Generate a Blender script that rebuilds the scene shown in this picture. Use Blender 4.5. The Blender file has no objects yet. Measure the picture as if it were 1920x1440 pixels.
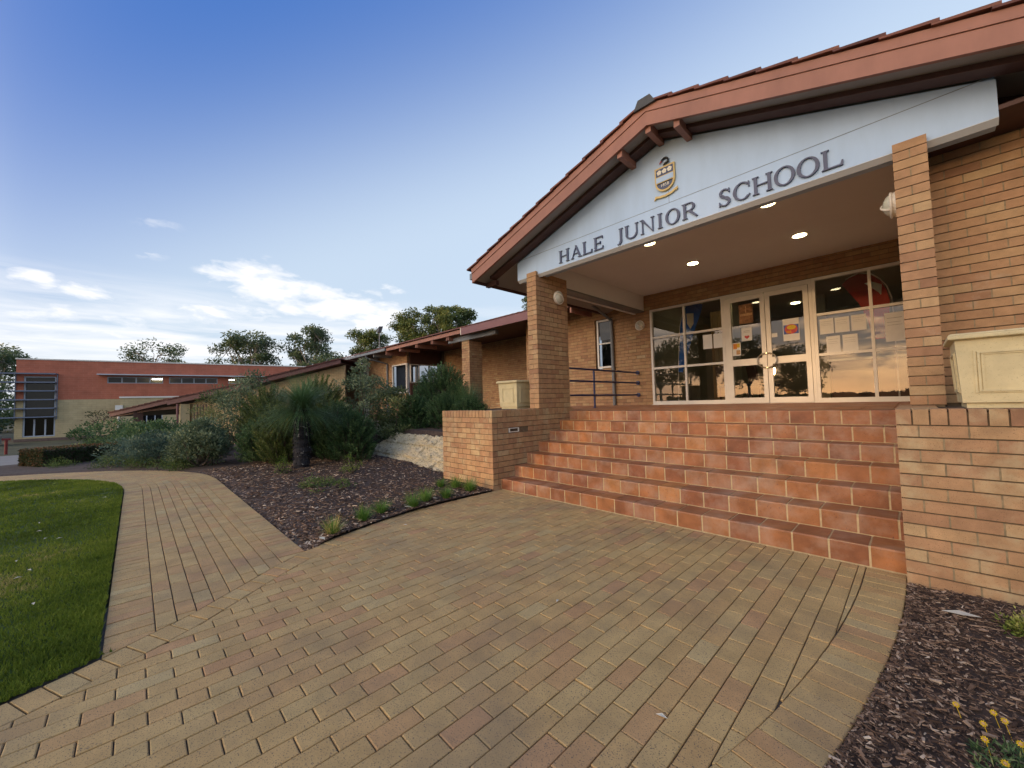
import bpy, math, random
from mathutils import Vector, Matrix, noise
R = random.Random(11)
scn = bpy.context.scene
COL = scn.collection
rad = math.radians

# ------------------------------------------------------------------ helpers
class MB:
    """collects polygons (with a per-face tone) and links them as ONE mesh object"""
    def __init__(s): s.v = []; s.f = []; s.t = []; s.m = []
    def poly(s, pts, tone=0.5, mi=0):
        n = len(s.v); s.v.extend([tuple(p) for p in pts]); s.f.append(tuple(range(n, n+len(pts)))); s.t.append(tone); s.m.append(mi)
    def box(s, x0, y0, z0, x1, y1, z1, tone=0.5, mi=0):
        n = len(s.v)
        s.v += [(x0,y0,z0),(x1,y0,z0),(x1,y1,z0),(x0,y1,z0),(x0,y0,z1),(x1,y0,z1),(x1,y1,z1),(x0,y1,z1)]
        for q in ((0,3,2,1),(4,5,6,7),(0,1,5,4),(1,2,6,5),(2,3,7,6),(3,0,4,7)):
            s.f.append(tuple(n+i for i in q)); s.t.append(tone); s.m.append(mi)
    def hexa(s, b, t, tone=0.5, mi=0):
        n = len(s.v); s.v += [tuple(p) for p in b] + [tuple(p) for p in t]
        for q in ((3,2,1,0),(4,5,6,7),(0,1,5,4),(1,2,6,5),(2,3,7,6),(3,0,4,7)):
            s.f.append(tuple(n+i for i in q)); s.t.append(tone); s.m.append(mi)
    def beam(s, a, b, w, h, tone=0.5, up=(0,0,1), mi=0):
        a = Vector(a); b = Vector(b); d = (b-a).normalized(); u = Vector(up)
        if abs(d.dot(u)) > .98: u = Vector((1,0,0))
        r = d.cross(u).normalized()*w/2; u2 = r.cross(d).normalized()*h/2
        s.hexa([a-r-u2,a+r-u2,a+r+u2,a-r+u2],[b-r-u2,b+r-u2,b+r+u2,b-r+u2],tone,mi)
    def tube(s, pts, r0, r1=None, seg=8, tone=0.5, cap=True, mi=0):
        r1 = r0 if r1 is None else r1; pts = [Vector(p) for p in pts]; rings = []; n = len(pts)
        for i, p in enumerate(pts):
            d = (pts[min(i+1,n-1)]-pts[max(i-1,0)]).normalized()
            a = d.orthogonal().normalized() if i == 0 else (pa - d*pa.dot(d)).normalized()
            pa = a; b = d.cross(a); r = r0+(r1-r0)*i/max(1,n-1); k = len(s.v)
            for j in range(seg):
                t = 2*math.pi*j/seg; s.v.append(tuple(p+(a*math.cos(t)+b*math.sin(t))*r))
            rings.append(k)
        for i in range(n-1):
            for j in range(seg):
                j2 = (j+1) % seg; s.f.append((rings[i]+j,rings[i]+j2,rings[i+1]+j2,rings[i+1]+j)); s.t.append(tone); s.m.append(mi)
        if cap:
            s.f.append(tuple(rings[0]+j for j in reversed(range(seg)))); s.t.append(tone); s.m.append(mi)
            s.f.append(tuple(rings[-1]+j for j in range(seg))); s.t.append(tone); s.m.append(mi)
    def prism(s, outline, f, depth, tone=0.5, mi=0):
        """outline: 2-D points; f(u,v,d) -> 3-D point, d=0 front, d=depth back"""
        n = len(outline); k = len(s.v)
        s.v += [tuple(f(u,v,0)) for u,v in outline] + [tuple(f(u,v,depth)) for u,v in outline]
        s.f.append(tuple(range(k,k+n))); s.t.append(tone); s.m.append(mi)
        s.f.append(tuple(range(k+2*n-1,k+n-1,-1))); s.t.append(tone); s.m.append(mi)
        for i in range(n):
            j = (i+1) % n; s.f.append((k+i,k+n+i,k+n+j,k+j)); s.t.append(tone); s.m.append(mi)
    def build(s, name, mats, parent=None, smooth=False, bevel=0):
        me = bpy.data.meshes.new(name); me.from_pydata(s.v, [], s.f)
        a = me.attributes.new('tone', 'FLOAT', 'FACE'); a.data.foreach_set('value', s.t)
        if not isinstance(mats, (list, tuple)): mats = [mats, M['joint']] if 9 in s.m else [mats]
        s.m = [1 if k == 9 else k for k in s.m]
        for m in mats: me.materials.append(m)
        if any(s.m): me.polygons.foreach_set('material_index', s.m)
        if smooth: me.polygons.foreach_set('use_smooth', [True]*len(s.f))
        me.update()
        o = bpy.data.objects.new(name, me); COL.objects.link(o)
        if parent:
            o.parent = parent; o.location = -Vector(parent.get('_o', (0,0,0)))
        if bevel:
            b = o.modifiers.new('Bevel','BEVEL'); b.width = bevel; b.segments = 2; b.limit_method = 'ANGLE'
        return o
def tag(o, label, cat, group=None):
    o['label'] = label; o['category'] = cat
    if group: o['group'] = group
    return o
def thing(name, loc, label, cat, group=None):
    o = bpy.data.objects.new(name, None); COL.objects.link(o); o.location = loc; o.empty_display_size = .1
    o['_o'] = tuple(loc)
    return tag(o, label, cat, group)
def struct(o): o['kind'] = 'structure'; return o
def stuff(o): o['kind'] = 'stuff'; return o

# ------------------------------------------------------------------ materials
def mat(name):
    m = bpy.data.materials.new(name); m.use_nodes = True; nt = m.node_tree
    return m, nt, nt.nodes['Principled BSDF']
def nd(nt, t, **k):
    n = nt.nodes.new(t)
    for a, b in k.items():
        if a in n.inputs: n.inputs[a].default_value = b
        else: setattr(n, a, b)
    return n
def ramp(nt, fac, stops, interp='LINEAR'):
    r = nt.nodes.new('ShaderNodeValToRGB'); cr = r.color_ramp; cr.interpolation = interp
    while len(cr.elements) < len(stops): cr.elements.new(.5)
    for e, (p, c) in zip(cr.elements, stops): e.position = p; e.color = (*c, 1) if len(c) == 3 else c
    nt.links.new(fac, r.inputs['Fac']); return r.outputs['Color']
def mixc(nt, fac, a, b, mode='MIX'):
    m = nt.nodes.new('ShaderNodeMix'); m.data_type = 'RGBA'; m.blend_type = mode
    for s, v in ((m.inputs[0], fac), (m.inputs[6], a), (m.inputs[7], b)):
        if hasattr(v, 'links'): nt.links.new(v, s)
        else: s.default_value = v if not isinstance(v, tuple) else ((*v, 1) if len(v) == 3 else v)
    return m.outputs[2]
def pos(nt): return nt.nodes.new('ShaderNodeNewGeometry').outputs['Position']
def nz(nt, scale, detail=4, rough=.55, vec=None, stretch=None):
    n = nd(nt, 'ShaderNodeTexNoise', Scale=scale, Detail=detail, Roughness=rough)
    v = vec or pos(nt)
    if stretch:
        mp = nd(nt, 'ShaderNodeMapping'); mp.inputs['Scale'].default_value = stretch; nt.links.new(v, mp.inputs['Vector']); v = mp.outputs['Vector']
    nt.links.new(v, n.inputs['Vector']); return n.outputs['Fac']
def bump(nt, bsdf, h, strength=.3, dist=.01):
    b = nd(nt, 'ShaderNodeBump', Strength=strength, Distance=dist); nt.links.new(h, b.inputs['Height']); nt.links.new(b.outputs['Normal'], bsdf.inputs['Normal'])
def tone(nt): return nd(nt, 'ShaderNodeAttribute', attribute_name='tone').outputs['Fac']
def toned(name, stops, rough=.8, nscale=18, namt=.35, speck=None, bstr=.25, bscale=60, bdist=.004, stain=None, spec=.3):
    """per-face tone through a ramp, noise mottling, optional dark specks and pale stains"""
    m, nt, b = mat(name)
    c = ramp(nt, tone(nt), stops)
    n = ramp(nt, nz(nt, nscale, 5, .6), [(.25,(1-namt,)*3),(.75,(1+namt*.6,)*3)])
    c = mixc(nt, 1.0, c, n, 'MULTIPLY')
    if speck:
        s = ramp(nt, nz(nt, speck[0], 2, .5), [(speck[1],(0,0,0)),(speck[1]+.04,(1,1,1))])
        c = mixc(nt, s, speck[2], c)
    if stain:
        s = ramp(nt, nz(nt, stain[0], 5, .65), [(stain[1],(0,0,0)),(stain[2],(1,1,1))])
        k = nt.nodes.new('ShaderNodeMath'); k.operation = 'MULTIPLY'; k.inputs[1].default_value = stain[4]; nt.links.new(s, k.inputs[0])
        c = mixc(nt, k.outputs[0], c, stain[3])
    nt.links.new(c, b.inputs['Base Color']); b.inputs['Roughness'].default_value = rough
    b.inputs['Specular IOR Level'].default_value = spec
    bump(nt, b, nz(nt, bscale, 4, .6), bstr, bdist)
    return m
def plain(name, col, rough=.6, var=.12, scale=6, metal=0, spec=.4, bstr=.08, bscale=50, st=None):
    m, nt, b = mat(name)
    n = ramp(nt, nz(nt, scale, 5, .6, stretch=st), [(.3,(1-var,)*3),(.7,(1+var*.5,)*3)])
    nt.links.new(mixc(nt, 1.0, col, n, 'MULTIPLY'), b.inputs['Base Color'])
    b.inputs['Roughness'].default_value = rough; b.inputs['Metallic'].default_value = metal; b.inputs['Specular IOR Level'].default_value = spec
    if bstr: bump(nt, b, nz(nt, bscale, 4), bstr, .003)
    return m
def leafy(name, stops, rough=.6, trans=.25, spec=.25):
    m, nt, b = mat(name)
    c = ramp(nt, tone(nt), stops)
    nt.links.new(c, b.inputs['Base Color']); b.inputs['Roughness'].default_value = rough; b.inputs['Specular IOR Level'].default_value = spec
    t = nd(nt, 'ShaderNodeBsdfTranslucent'); nt.links.new(c, t.inputs['Color'])
    x = nd(nt, 'ShaderNodeMixShader', Fac=trans); out = nt.nodes['Material Output']
    nt.links.new(b.outputs[0], x.inputs[1]); nt.links.new(t.outputs[0], x.inputs[2]); nt.links.new(x.outputs[0], out.inputs['Surface'])
    return m
def emit(name, col, st):
    m, nt, b = mat(name); b.inputs['Base Color'].default_value = (.8,.78,.7,1)
    b.inputs['Emission Color'].default_value = (*col,1); b.inputs['Emission Strength'].default_value = st; return m
def glassm(name, ior=1.8, tint=(.5,.5,.48), rough=.0):
    m, nt, b = mat(name); nt.nodes.remove(b)
    f = nd(nt, 'ShaderNodeFresnel', IOR=ior); g = nd(nt, 'ShaderNodeBsdfGlossy', Roughness=rough); g.inputs['Color'].default_value = (1,1,1,1)
    t = nd(nt, 'ShaderNodeBsdfTransparent'); t.inputs['Color'].default_value = (*tint,1)
    x = nd(nt, 'ShaderNodeMixShader'); nt.links.new(f.outputs[0], x.inputs[0]); nt.links.new(t.outputs[0], x.inputs[1]); nt.links.new(g.outputs[0], x.inputs[2])
    nt.links.new(x.outputs[0], nt.nodes['Material Output'].inputs['Surface']); return m

BR = [(0,(.31,.165,.092)),(.3,(.405,.23,.122)),(.6,(.445,.272,.138)),(.85,(.48,.325,.17)),(1,(.50,.37,.215))]
M = {}
M['brick'] = toned('brick', BR, .85, 9, .22, (260,.30,(.16,.09,.05)), .35, 90, .004, (3.5,.60,.75,(.55,.46,.33),.35))
M['brick_low'] = toned('weathered_brick', BR, .88, 7, .28, (240,.31,(.15,.09,.05)), .4, 80, .004, (4,.5,.68,(.52,.44,.26),.5))
M['joint'] = plain('flush_joint', (.30,.235,.14), .95, .3, 20, bstr=.3)
M['mortar'] = plain('mortar', (.16,.115,.07), .95, .3, 20, bstr=.3)
M['paver'] = toned('paver', [(0,(0.488,0.269,0.127)),(.2,(0.499,0.303,0.127)),(.45,(0.506,0.327,0.131)),(.8,(0.512,0.354,0.149)),(1,(0.512,0.384,0.182))], .82, 5, .24, (170,.355,(.13,.10,.07)), .45, 70, .004, (1.1,.48,.72,(.20,.15,.10),.5))
M['sand'] = plain('joint_sand', (.085,.068,.050), .95, .3, 30)
M['tile'] = toned('terracotta', [(0,(0.259,0.091,0.040)),(.4,(0.325,0.124,0.048)),(.75,(0.383,0.151,0.052)),(1,(0.441,0.188,0.062))], .5, 5, .42, (90,.30,(.16,.06,.04)), .15, 40, .003, (3.6,.45,.70,(.47,.36,.27),.42), .45)
M['grout'] = plain('grout', (.56,.43,.24), .9, .2, 25)
M['barge'] = plain('terracotta_paint', (.345,.155,.105), .6, .17, 3.5, st=(1,1,.5))
M['maroon'] = plain('maroon_paint', (.20,.085,.085), .5, .1, 2)
M['rooftile'] = toned('roof_tile', [(0,(.10,.035,.028)),(.5,(.17,.06,.04)),(1,(.25,.10,.06))], .6, 4, .3, None, .2, 40)
M['soffit'] = plain('soffit_lining', (.34,.31,.28), .8, .06, 3)
M['darkwood'] = plain('dark_timber', (.095,.045,.035), .6, .15, 5)
M['panel'] = plain('painted_panel', (.43,.575,.76), .6, .09, 2.2, bstr=.03, st=(1.6,1.6,.35))
M['groove'] = plain('groove_shadow_line', (.22,.25,.30), .8, .05)
M['ceiling'] = plain('ceiling_paint', (.80,.80,.78), .8, .04, 1, bstr=.02)
M['navy'] = plain('navy_enamel', (.045,.06,.125), .4, .08, 8)
M['gold'] = plain('gold_paint', (.60,.44,.16), .45, .1, 20)
M['cream'] = plain('cream_enamel', (.74,.70,.58), .5, .06, 12)
M['black'] = plain('black_enamel', (.025,.025,.028), .4, .1, 8)
M['red'] = plain('red_enamel', (.50,.03,.03), .45, .1, 8)
M['frame'] = plain('white_aluminium', (.74,.70,.63), .35, .05, 3, spec=.5, bstr=0)
M['glass'] = glassm('window_glass', 1.72, (.86,.86,.84))
M['glass2'] = glassm('dark_window_glass', 1.38, (.35,.38,.42))
M['planter'] = toned('cast_stone', [(0,(.60,.50,.28)),(1,(.66,.56,.33))], .85, 7, .16, (130,.30,(.44,.36,.2)), .3, 45, .004, (5,.55,.75,(.42,.34,.19),.35))
M['rail'] = plain('blue_rail_paint', (.035,.045,.13), .35, .08, 6, spec=.5, bstr=0)
M['steel'] = plain('brushed_steel', (.62,.55,.42), .28, .05, 10, metal=1, bstr=0)
M['grey'] = plain('grey_painted_metal', (.17,.185,.20), .45, .1, 4)
M['lampglass'] = plain('ribbed_lamp_glass', (.60,.60,.50), .25, .05, 8, spec=.6, bstr=0)
M['lampring'] = plain('lamp_guard_enamel', (.78,.72,.62), .4, .05, 8, bstr=0)
M['downlight'] = emit('lit_downlight', (1,.84,.46), 2.4)
M['lime'] = None
M['inwall'] = plain('interior_wall', (.30,.27,.20), .8, .06, 2)
M['infloor'] = plain('interior_floor', (.16,.13,.10), .5, .1, 2)
M['curtain'] = plain('ochre_curtain', (.30,.20,.09), .9, .1, 4)
M['paper'] = plain('white_paper', (.80,.79,.75), .8, .04, 15, bstr=0)
M['blueflag'] = plain('blue_flag_cloth', (.03,.16,.62), .8, .1, 6)
M['redflag'] = plain('red_flag_cloth', (.46,.045,.02), .8, .1, 6)
M['bark'] = toned('bark', [(0,(.045,.035,.03)),(1,(.16,.125,.10))], .9, 8, .4, None, .6, 25, .02)
M['palebark'] = toned('pale_bark', [(0,(.22,.19,.16)),(1,(.42,.37,.31))], .85, 6, .4, None, .4, 25, .02)
M['stem'] = toned('charred_stem', [(0,(.012,.012,.016)),(1,(.035,.034,.04))], .9, 10, .5, (14,.33,(.20,.19,.18)), .7, 30, .02)
M['soil'] = plain('mulch_soil', (.075,.050,.037), .95, .5, 14, bstr=.6, bscale=40)
M['chip'] = toned('wood_chip', [(0,(0.040,0.024,0.016)),(.4,(0.123,0.073,0.046)),(.7,(0.239,0.147,0.091)),(.9,(0.400,0.280,0.188)),(1,(0.768,0.630,0.462))], .85, 30, .3, None, .2, 90)
M['lawnbase'] = plain('lawn_soil', (.05,.085,.014), .95, .5, 5, bstr=.5, bscale=60)
M['grass'] = leafy('grass', [(0,(0.077,0.112,0.016)),(.4,(0.140,0.196,0.023)),(.75,(0.210,0.259,0.034)),(.93,(0.280,0.301,0.058)),(1,(0.420,0.350,0.130))], .7, .3, .15)
M['tuft'] = leafy('tuft_blades', [(0,(0.056,0.140,0.022)),(.5,(0.116,0.244,0.040)),(.85,(0.225,0.338,0.064)),(1,(0.675,0.506,0.180))], .6, .3)
M['needle'] = leafy('needle_leaves', [(0,(0.031,0.062,0.022)),(.4,(0.065,0.127,0.047)),(.8,(0.129,0.203,0.078)),(1,(0.242,0.278,0.111))], .6, .2)
M['needleY'] = leafy('olive_needle_leaves', [(0,(0.045,0.066,0.017)),(.5,(0.101,0.139,0.036)),(1,(0.225,0.242,0.074))], .6, .2)
M['sage'] = leafy('sage_leaves', [(0,(0.050,0.079,0.042)),(.5,(0.125,0.170,0.089)),(1,(0.277,0.315,0.169))], .65, .2)
M['sageblue'] = leafy('blue_grey_leaves', [(0,(0.039,0.070,0.050)),(.5,(0.090,0.143,0.100)),(1,(0.188,0.244,0.162))], .65, .2)
M['olive'] = leafy('olive_leaves', [(0,(0.040,0.061,0.020)),(.5,(0.114,0.149,0.050)),(1,(0.252,0.281,0.113))], .6, .25)
M['low'] = leafy('low_cover_leaves', [(0,(0.036,0.068,0.015)),(.5,(0.083,0.135,0.033)),(1,(0.150,0.203,0.060))], .65, .2)
M['hedge'] = leafy('hedge_leaves', [(0,(0.022,0.036,0.014)),(.5,(0.050,0.070,0.025)),(.78,(0.119,0.073,0.031)),(1,(0.238,0.105,0.049))], .65, .2)
M['lime_leaf'] = leafy('bright_leaves', [(0,(.05,.10,.012)),(.6,(.12,.20,.03)),(1,(.26,.29,.06))], .6, .3)
M['varieg'] = leafy('variegated_leaves', [(0,(.05,.09,.012)),(.45,(.15,.20,.03)),(1,(.46,.44,.13))], .55, .25)
M['petal'] = leafy('yellow_petals', [(0,(.55,.36,.01)),(1,(.80,.58,.03))], .6, .3)
M['gum'] = leafy('gum_leaves', [(0,(0.062,0.095,0.030)),(.5,(0.153,0.195,0.051)),(1,(0.370,0.344,0.088))], .5, .25, .35)
M['gumdark'] = leafy('dark_gum_leaves', [(0,(0.044,0.071,0.031)),(.5,(0.104,0.147,0.061)),(1,(0.211,0.249,0.105))], .5, .25, .35)
M['grassT'] = leafy('grass_tree_blades', [(0,(0.044,0.076,0.023)),(.45,(0.099,0.188,0.070)),(.8,(0.189,0.288,0.117)),(.95,(0.265,0.340,0.098)),(1,(0.486,0.361,0.137))], .5, .2, .4)
M['ground'] = plain('ground_cover', (.075,.075,.035), .95, .4, .6, bstr=.4, bscale=20)
M['concrete'] = plain('concrete', (.24,.225,.20), .9, .15, 3)
M['roughleaf'] = plain('dry_leaf', (.60,.56,.45), .7, .1, 30)

def limestone():
    m, nt, b = mat('limestone')
    n1 = nz(nt, 5, 8, .7); c = ramp(nt, n1, [(.22,(.26,.21,.11)),(.40,(.50,.42,.26)),(.62,(.60,.52,.35)),(.85,(.50,.38,.18))])
    n2 = ramp(nt, nz(nt, 15, 8, .78, stretch=(1,.7,1.8)), [(.36,(.14,.12,.07)),(.47,(1,1,1))])
    nt.links.new(mixc(nt, .95, c, mixc(nt, 1.0, c, n2, 'MULTIPLY')), b.inputs['Base Color']); b.inputs['Roughness'].default_value = .95
    bump(nt, b, nz(nt, 24, 8, .75), .8, .03); return m
M['lime'] = limestone()
def block(name, ca, cb, mort, bw, bh, ux):
    """masonry courses laid along a wall direction ux (unit xy vector)"""
    m, nt, b = mat(name)
    d = nd(nt, 'ShaderNodeVectorMath', operation='DOT_PRODUCT'); d.inputs[1].default_value = (ux[0],ux[1],0); nt.links.new(pos(nt), d.inputs[0])
    s = nt.nodes.new('ShaderNodeSeparateXYZ'); nt.links.new(pos(nt), s.inputs[0])
    c = nt.nodes.new('ShaderNodeCombineXYZ'); nt.links.new(d.outputs['Value'], c.inputs[0]); nt.links.new(s.outputs[2], c.inputs[1])
    t = nd(nt, 'ShaderNodeTexBrick'); t.inputs['Scale'].default_value = 1; t.inputs['Brick Width'].default_value = bw; t.inputs['Row Height'].default_value = bh
    t.inputs['Mortar Size'].default_value = .006; t.inputs['Color1'].default_value = (*ca,1); t.inputs['Color2'].default_value = (*cb,1); t.inputs['Mortar'].default_value = (*mort,1)
    nt.links.new(c.outputs[0], t.inputs['Vector'])
    n = ramp(nt, nz(nt, 1.5, 5), [(.3,(.85,)*3),(.7,(1.08,)*3)])
    nt.links.new(mixc(nt, 1.0, t.outputs['Color'], n, 'MULTIPLY'), b.inputs['Base Color']); b.inputs['Roughness'].default_value = .85
    return m

# ------------------------------------------------------------------ ground heights
def sstep(t): t = max(0, min(1, t)); return t*t*(3-2*t)
def gz(X, Y=0): return -0.035*max(0, -6-X) if X > -32 else -.91
def yborder(X):      # front of the bed: path edge, or (X>0) the edge of the forecourt
    if X > -5: return -3.075
    c = 8.68; dx = min(-5-X, 8.3); return -11.755+math.sqrt(max(0, c*c-dx*dx))
def ybed_top(X):
    if -1.4 < X <= 0: return -.15
    if X <= 0: return 5.6
    P = [(0,-.2),(.02,-1.2),(.136,-2.07),(.36,-2.75),(.515,-3.08)]
    for (a,b),(c,d) in zip(P, P[1:]):
        if X <= c: return b+(d-b)*(X-a)/(c-a)
    return -3.08
def bedz(X, Y):
    z = gz(X)
    e = sstep((Y-yborder(X))/.35)*.05-.02
    if X > -5.7:
        r = 0.62*sstep((Y-.75)/.2)+.45*sstep((Y-1.2)/4) + .10*sstep((Y+3)/3)*sstep((-X-1)/3)
        k = sstep((X+7.2)/1.5); r2 = 1.0*sstep((Y+2.4)/6.5); r = r*k+r2*(1-k)
    else:
        k = sstep((X+7.2)/1.5); r2 = 1.0*sstep((Y+2.4)/6.5)
        r = (0.62*sstep((Y-.75)/.2)+.45*sstep((Y-1.2)/4)+.10*sstep((Y+3)/3))*k + r2*(1-k)
    return z+e+r+.02*noise.noise((X*1.7,Y*1.7,3))

# ------------------------------------------------------------------ masonry
CH = .0901
def tn(): return min(1, max(0, R.gauss(.46,.18)))
def bricks_x(mb, x0, x1, yf, z0, n, d=.11, sgn=1, first=(0,0), half=(False,True), ch=CH, L=.23, j=.01, skip=None):
    """courses along X; front face at y=yf, bricks reach sgn*d behind it"""
    for k in range(n):
        z = z0+k*ch; x = x0+first[k%2]; fl = L/2-j/2 if half[k%2] else L
        while x < x1-.02:
            e = min(x+fl, x1); w = R.uniform(-.0012,.0012)
            if not (skip and skip(x,e,z,z+ch)):
                ya, yb = yf+w, yf+w+sgn*d
                mb.box(x, min(ya,yb), z+j*1.05, e, max(ya,yb), z+ch, tn())
                if e < x1-.02: mb.box(e, min(yf+sgn*.004,yf+sgn*d*.9), z+j*1.05, e+j, max(yf+sgn*.004,yf+sgn*d*.9), z+ch-.001, .5, 9)
            x = e+j; fl = L
def bricks_y(mb, y0, y1, xf, z0, n, d=.11, sgn=-1, first=(0,0), half=(False,True), ch=CH, L=.23, j=.01, skip=None):
    for k in range(n):
        z = z0+k*ch; y = y0+first[k%2]; fl = L/2-j/2 if half[k%2] else L
        while y < y1-.02:
            e = min(y+fl, y1); w = R.uniform(-.0012,.0012)
            if not (skip and skip(y,e,z,z+ch)):
                xa, xb = xf+w, xf+w+sgn*d
                mb.box(min(xa,xb), y, z+j*1.05, max(xa,xb), e, z+ch, tn())
                if e < y1-.02: mb.box(min(xf+sgn*.004,xf+sgn*d*.9), e, z+j*1.05, max(xf+sgn*.004,xf+sgn*d*.9), e+j, z+ch-.001, .5, 9)
            y = e+j; fl = L

# ------------------------------------------------------------------ leaves
def rv(): 
    while True:
        v = Vector((R.uniform(-1,1),R.uniform(-1,1),R.uniform(-1,1)))
        if .05 < v.length < 1: return v.normalized()
def leaf(mb, p, d, L, w, t):
    d = d.normalized(); s = d.cross(rv()).normalized()*w/2
    m = p+d*L*.45
    mb.poly([p, m+s, p+d*L, m-s], t)
def blade(mb, p, az, L, lean, droop, w, t, seg=3):
    """tapering blade: starts leaning out by `lean`, droops along its length"""
    dx, dy = math.cos(az), math.sin(az); s = Vector((-dy,dx,0))*w/2; q = Vector(p); el = math.pi/2-lean; prev = (q-s, q+s)
    for i in range(seg):
        el -= droop/seg; q = q+Vector((dx*math.cos(el),dy*math.cos(el),math.sin(el)))*L/seg
        k = 1-(i+1)/seg
        if i == seg-1: mb.poly([prev[0],prev[1],q], t)
        else:
            a, b = q-s*max(k,.25), q+s*max(k,.25); mb.poly([prev[0],prev[1],b,a], t); prev = (a,b)

def needle_shrub(name, c, rx, ry, h, n, m, label, cat='shrub', group=None, L=.055, W=.0150, shoot=.27, stemm=None, lean=1.0, tb=0.0):
    """a shrub of upright plumes: many shoots, each set with short needles"""
    c = Vector(c); root = thing(name, c, label, cat, group); mb = MB(); st = MB()
    n = int(n*2.9)
    for i in range(n):
        a = R.uniform(0,2*math.pi); q = math.sqrt(R.random()); u = R.random()**.7
        hh = h*(.10+.90*u*math.sqrt(max(0,1-.72*q*q)))
        tip = c+Vector((rx*q*math.cos(a), ry*q*math.sin(a), hh))
        sl = shoot*R.uniform(.7,1.2); d = Vector((math.cos(a)*q*lean+R.uniform(-.2,.2), math.sin(a)*q*lean+R.uniform(-.2,.2), 1)).normalized()
        base = tip-d*sl
        if base.z < c.z: base.z = c.z+.01
        d = (tip-base); sl = d.length
        if sl < .05: continue
        d /= sl
        if i % 5 == 0: st.tube([c+Vector((0,0,.02))+Vector((R.uniform(-.1,.1),R.uniform(-.1,.1),0)), (c*.35+base*.65)+Vector((0,0,-.1*h)), base, tip-d*.05], .012, .003, 5, .4, False)
        t0 = min(1,max(0,tb+R.uniform(.15,.7)))
        k = int(sl/.42*100)
        for _ in range(k):
            f = R.random(); p = base+d*sl*f; r = rv(); ld = (r-d*r.dot(d)*.6)+d*.75
            leaf(mb, p, ld, L*R.uniform(.7,1.3)*(1.1-.45*f), W, min(1,max(0,t0+.22*(f-.5)+R.uniform(-.12,.12))))
    mb.build('foliage', m, root); st.build('stem', stemm or M['bark'], root); return root
def leaf_shrub(name, c, rx, ry, h, n, m, label, cat='shrub', group=None, L=.06, W=.025, clumps=26, cs=.24, stems=9, per=None, tb=0.0):
    if h > .4: n = int(n*2.0); W *= 1.5; L *= 1.25; clumps = int(clumps*1.3)
    """a rounder shrub: leaf clumps at the ends of branching stems"""
    c = Vector(c); root = thing(name, c, label, cat, group); mb = MB(); st = MB(); cl = []
    for i in range(clumps):
        a = R.uniform(0,2*math.pi); el = math.asin(R.uniform(.02,1)); q = R.uniform(.62,1)
        cl.append(c+Vector((rx*q*math.cos(a)*math.cos(el), ry*q*math.sin(a)*math.cos(el), h*(.12+.88*q*math.sin(el)))))
    for k, p in enumerate(cl):
        if k < stems*2:
            m1 = c*.5+p*.5+Vector((R.uniform(-.08,.08),R.uniform(-.08,.08),-.12*h)); st.tube([c+Vector((R.uniform(-.06,.06),R.uniform(-.06,.06),0)), m1, p], .016, .004, 5, R.random(), False)
        t0 = min(1,max(0,tb+R.uniform(.15,.75))); r = cs*R.uniform(.7,1.25)
        for _ in range(n//clumps):
            v = rv(); q = R.random()**.5*r; o = p+Vector((v.x*q, v.y*q, v.z*q*.75))
            if o.z < c.z+.01: o.z = c.z+R.uniform(.01,.06)
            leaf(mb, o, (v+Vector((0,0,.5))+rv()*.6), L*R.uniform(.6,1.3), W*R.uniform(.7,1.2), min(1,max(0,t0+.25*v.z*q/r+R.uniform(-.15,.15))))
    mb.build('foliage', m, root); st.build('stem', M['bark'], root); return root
def tuft(name, c, n, L, m, label, group=None, w=.008, lean=.9, tb=0, cat='grass tuft', droop=.9):
    mb = MB(); c = Vector(c)
    for i in range(n):
        a = R.uniform(0,2*math.pi); q = R.random()*L*.22
        t = min(1,max(0,tb+R.uniform(.1,.8)))
        blade(mb, c+Vector((math.cos(a)*q,math.sin(a)*q,-.01)), a+R.uniform(-.4,.4), L*R.uniform(.55,1.1), R.random()*lean*.75, R.uniform(.1,droop), w*R.uniform(.7,1.2), t)
    return tag(mb.build(name, m), label, cat, group)
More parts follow.
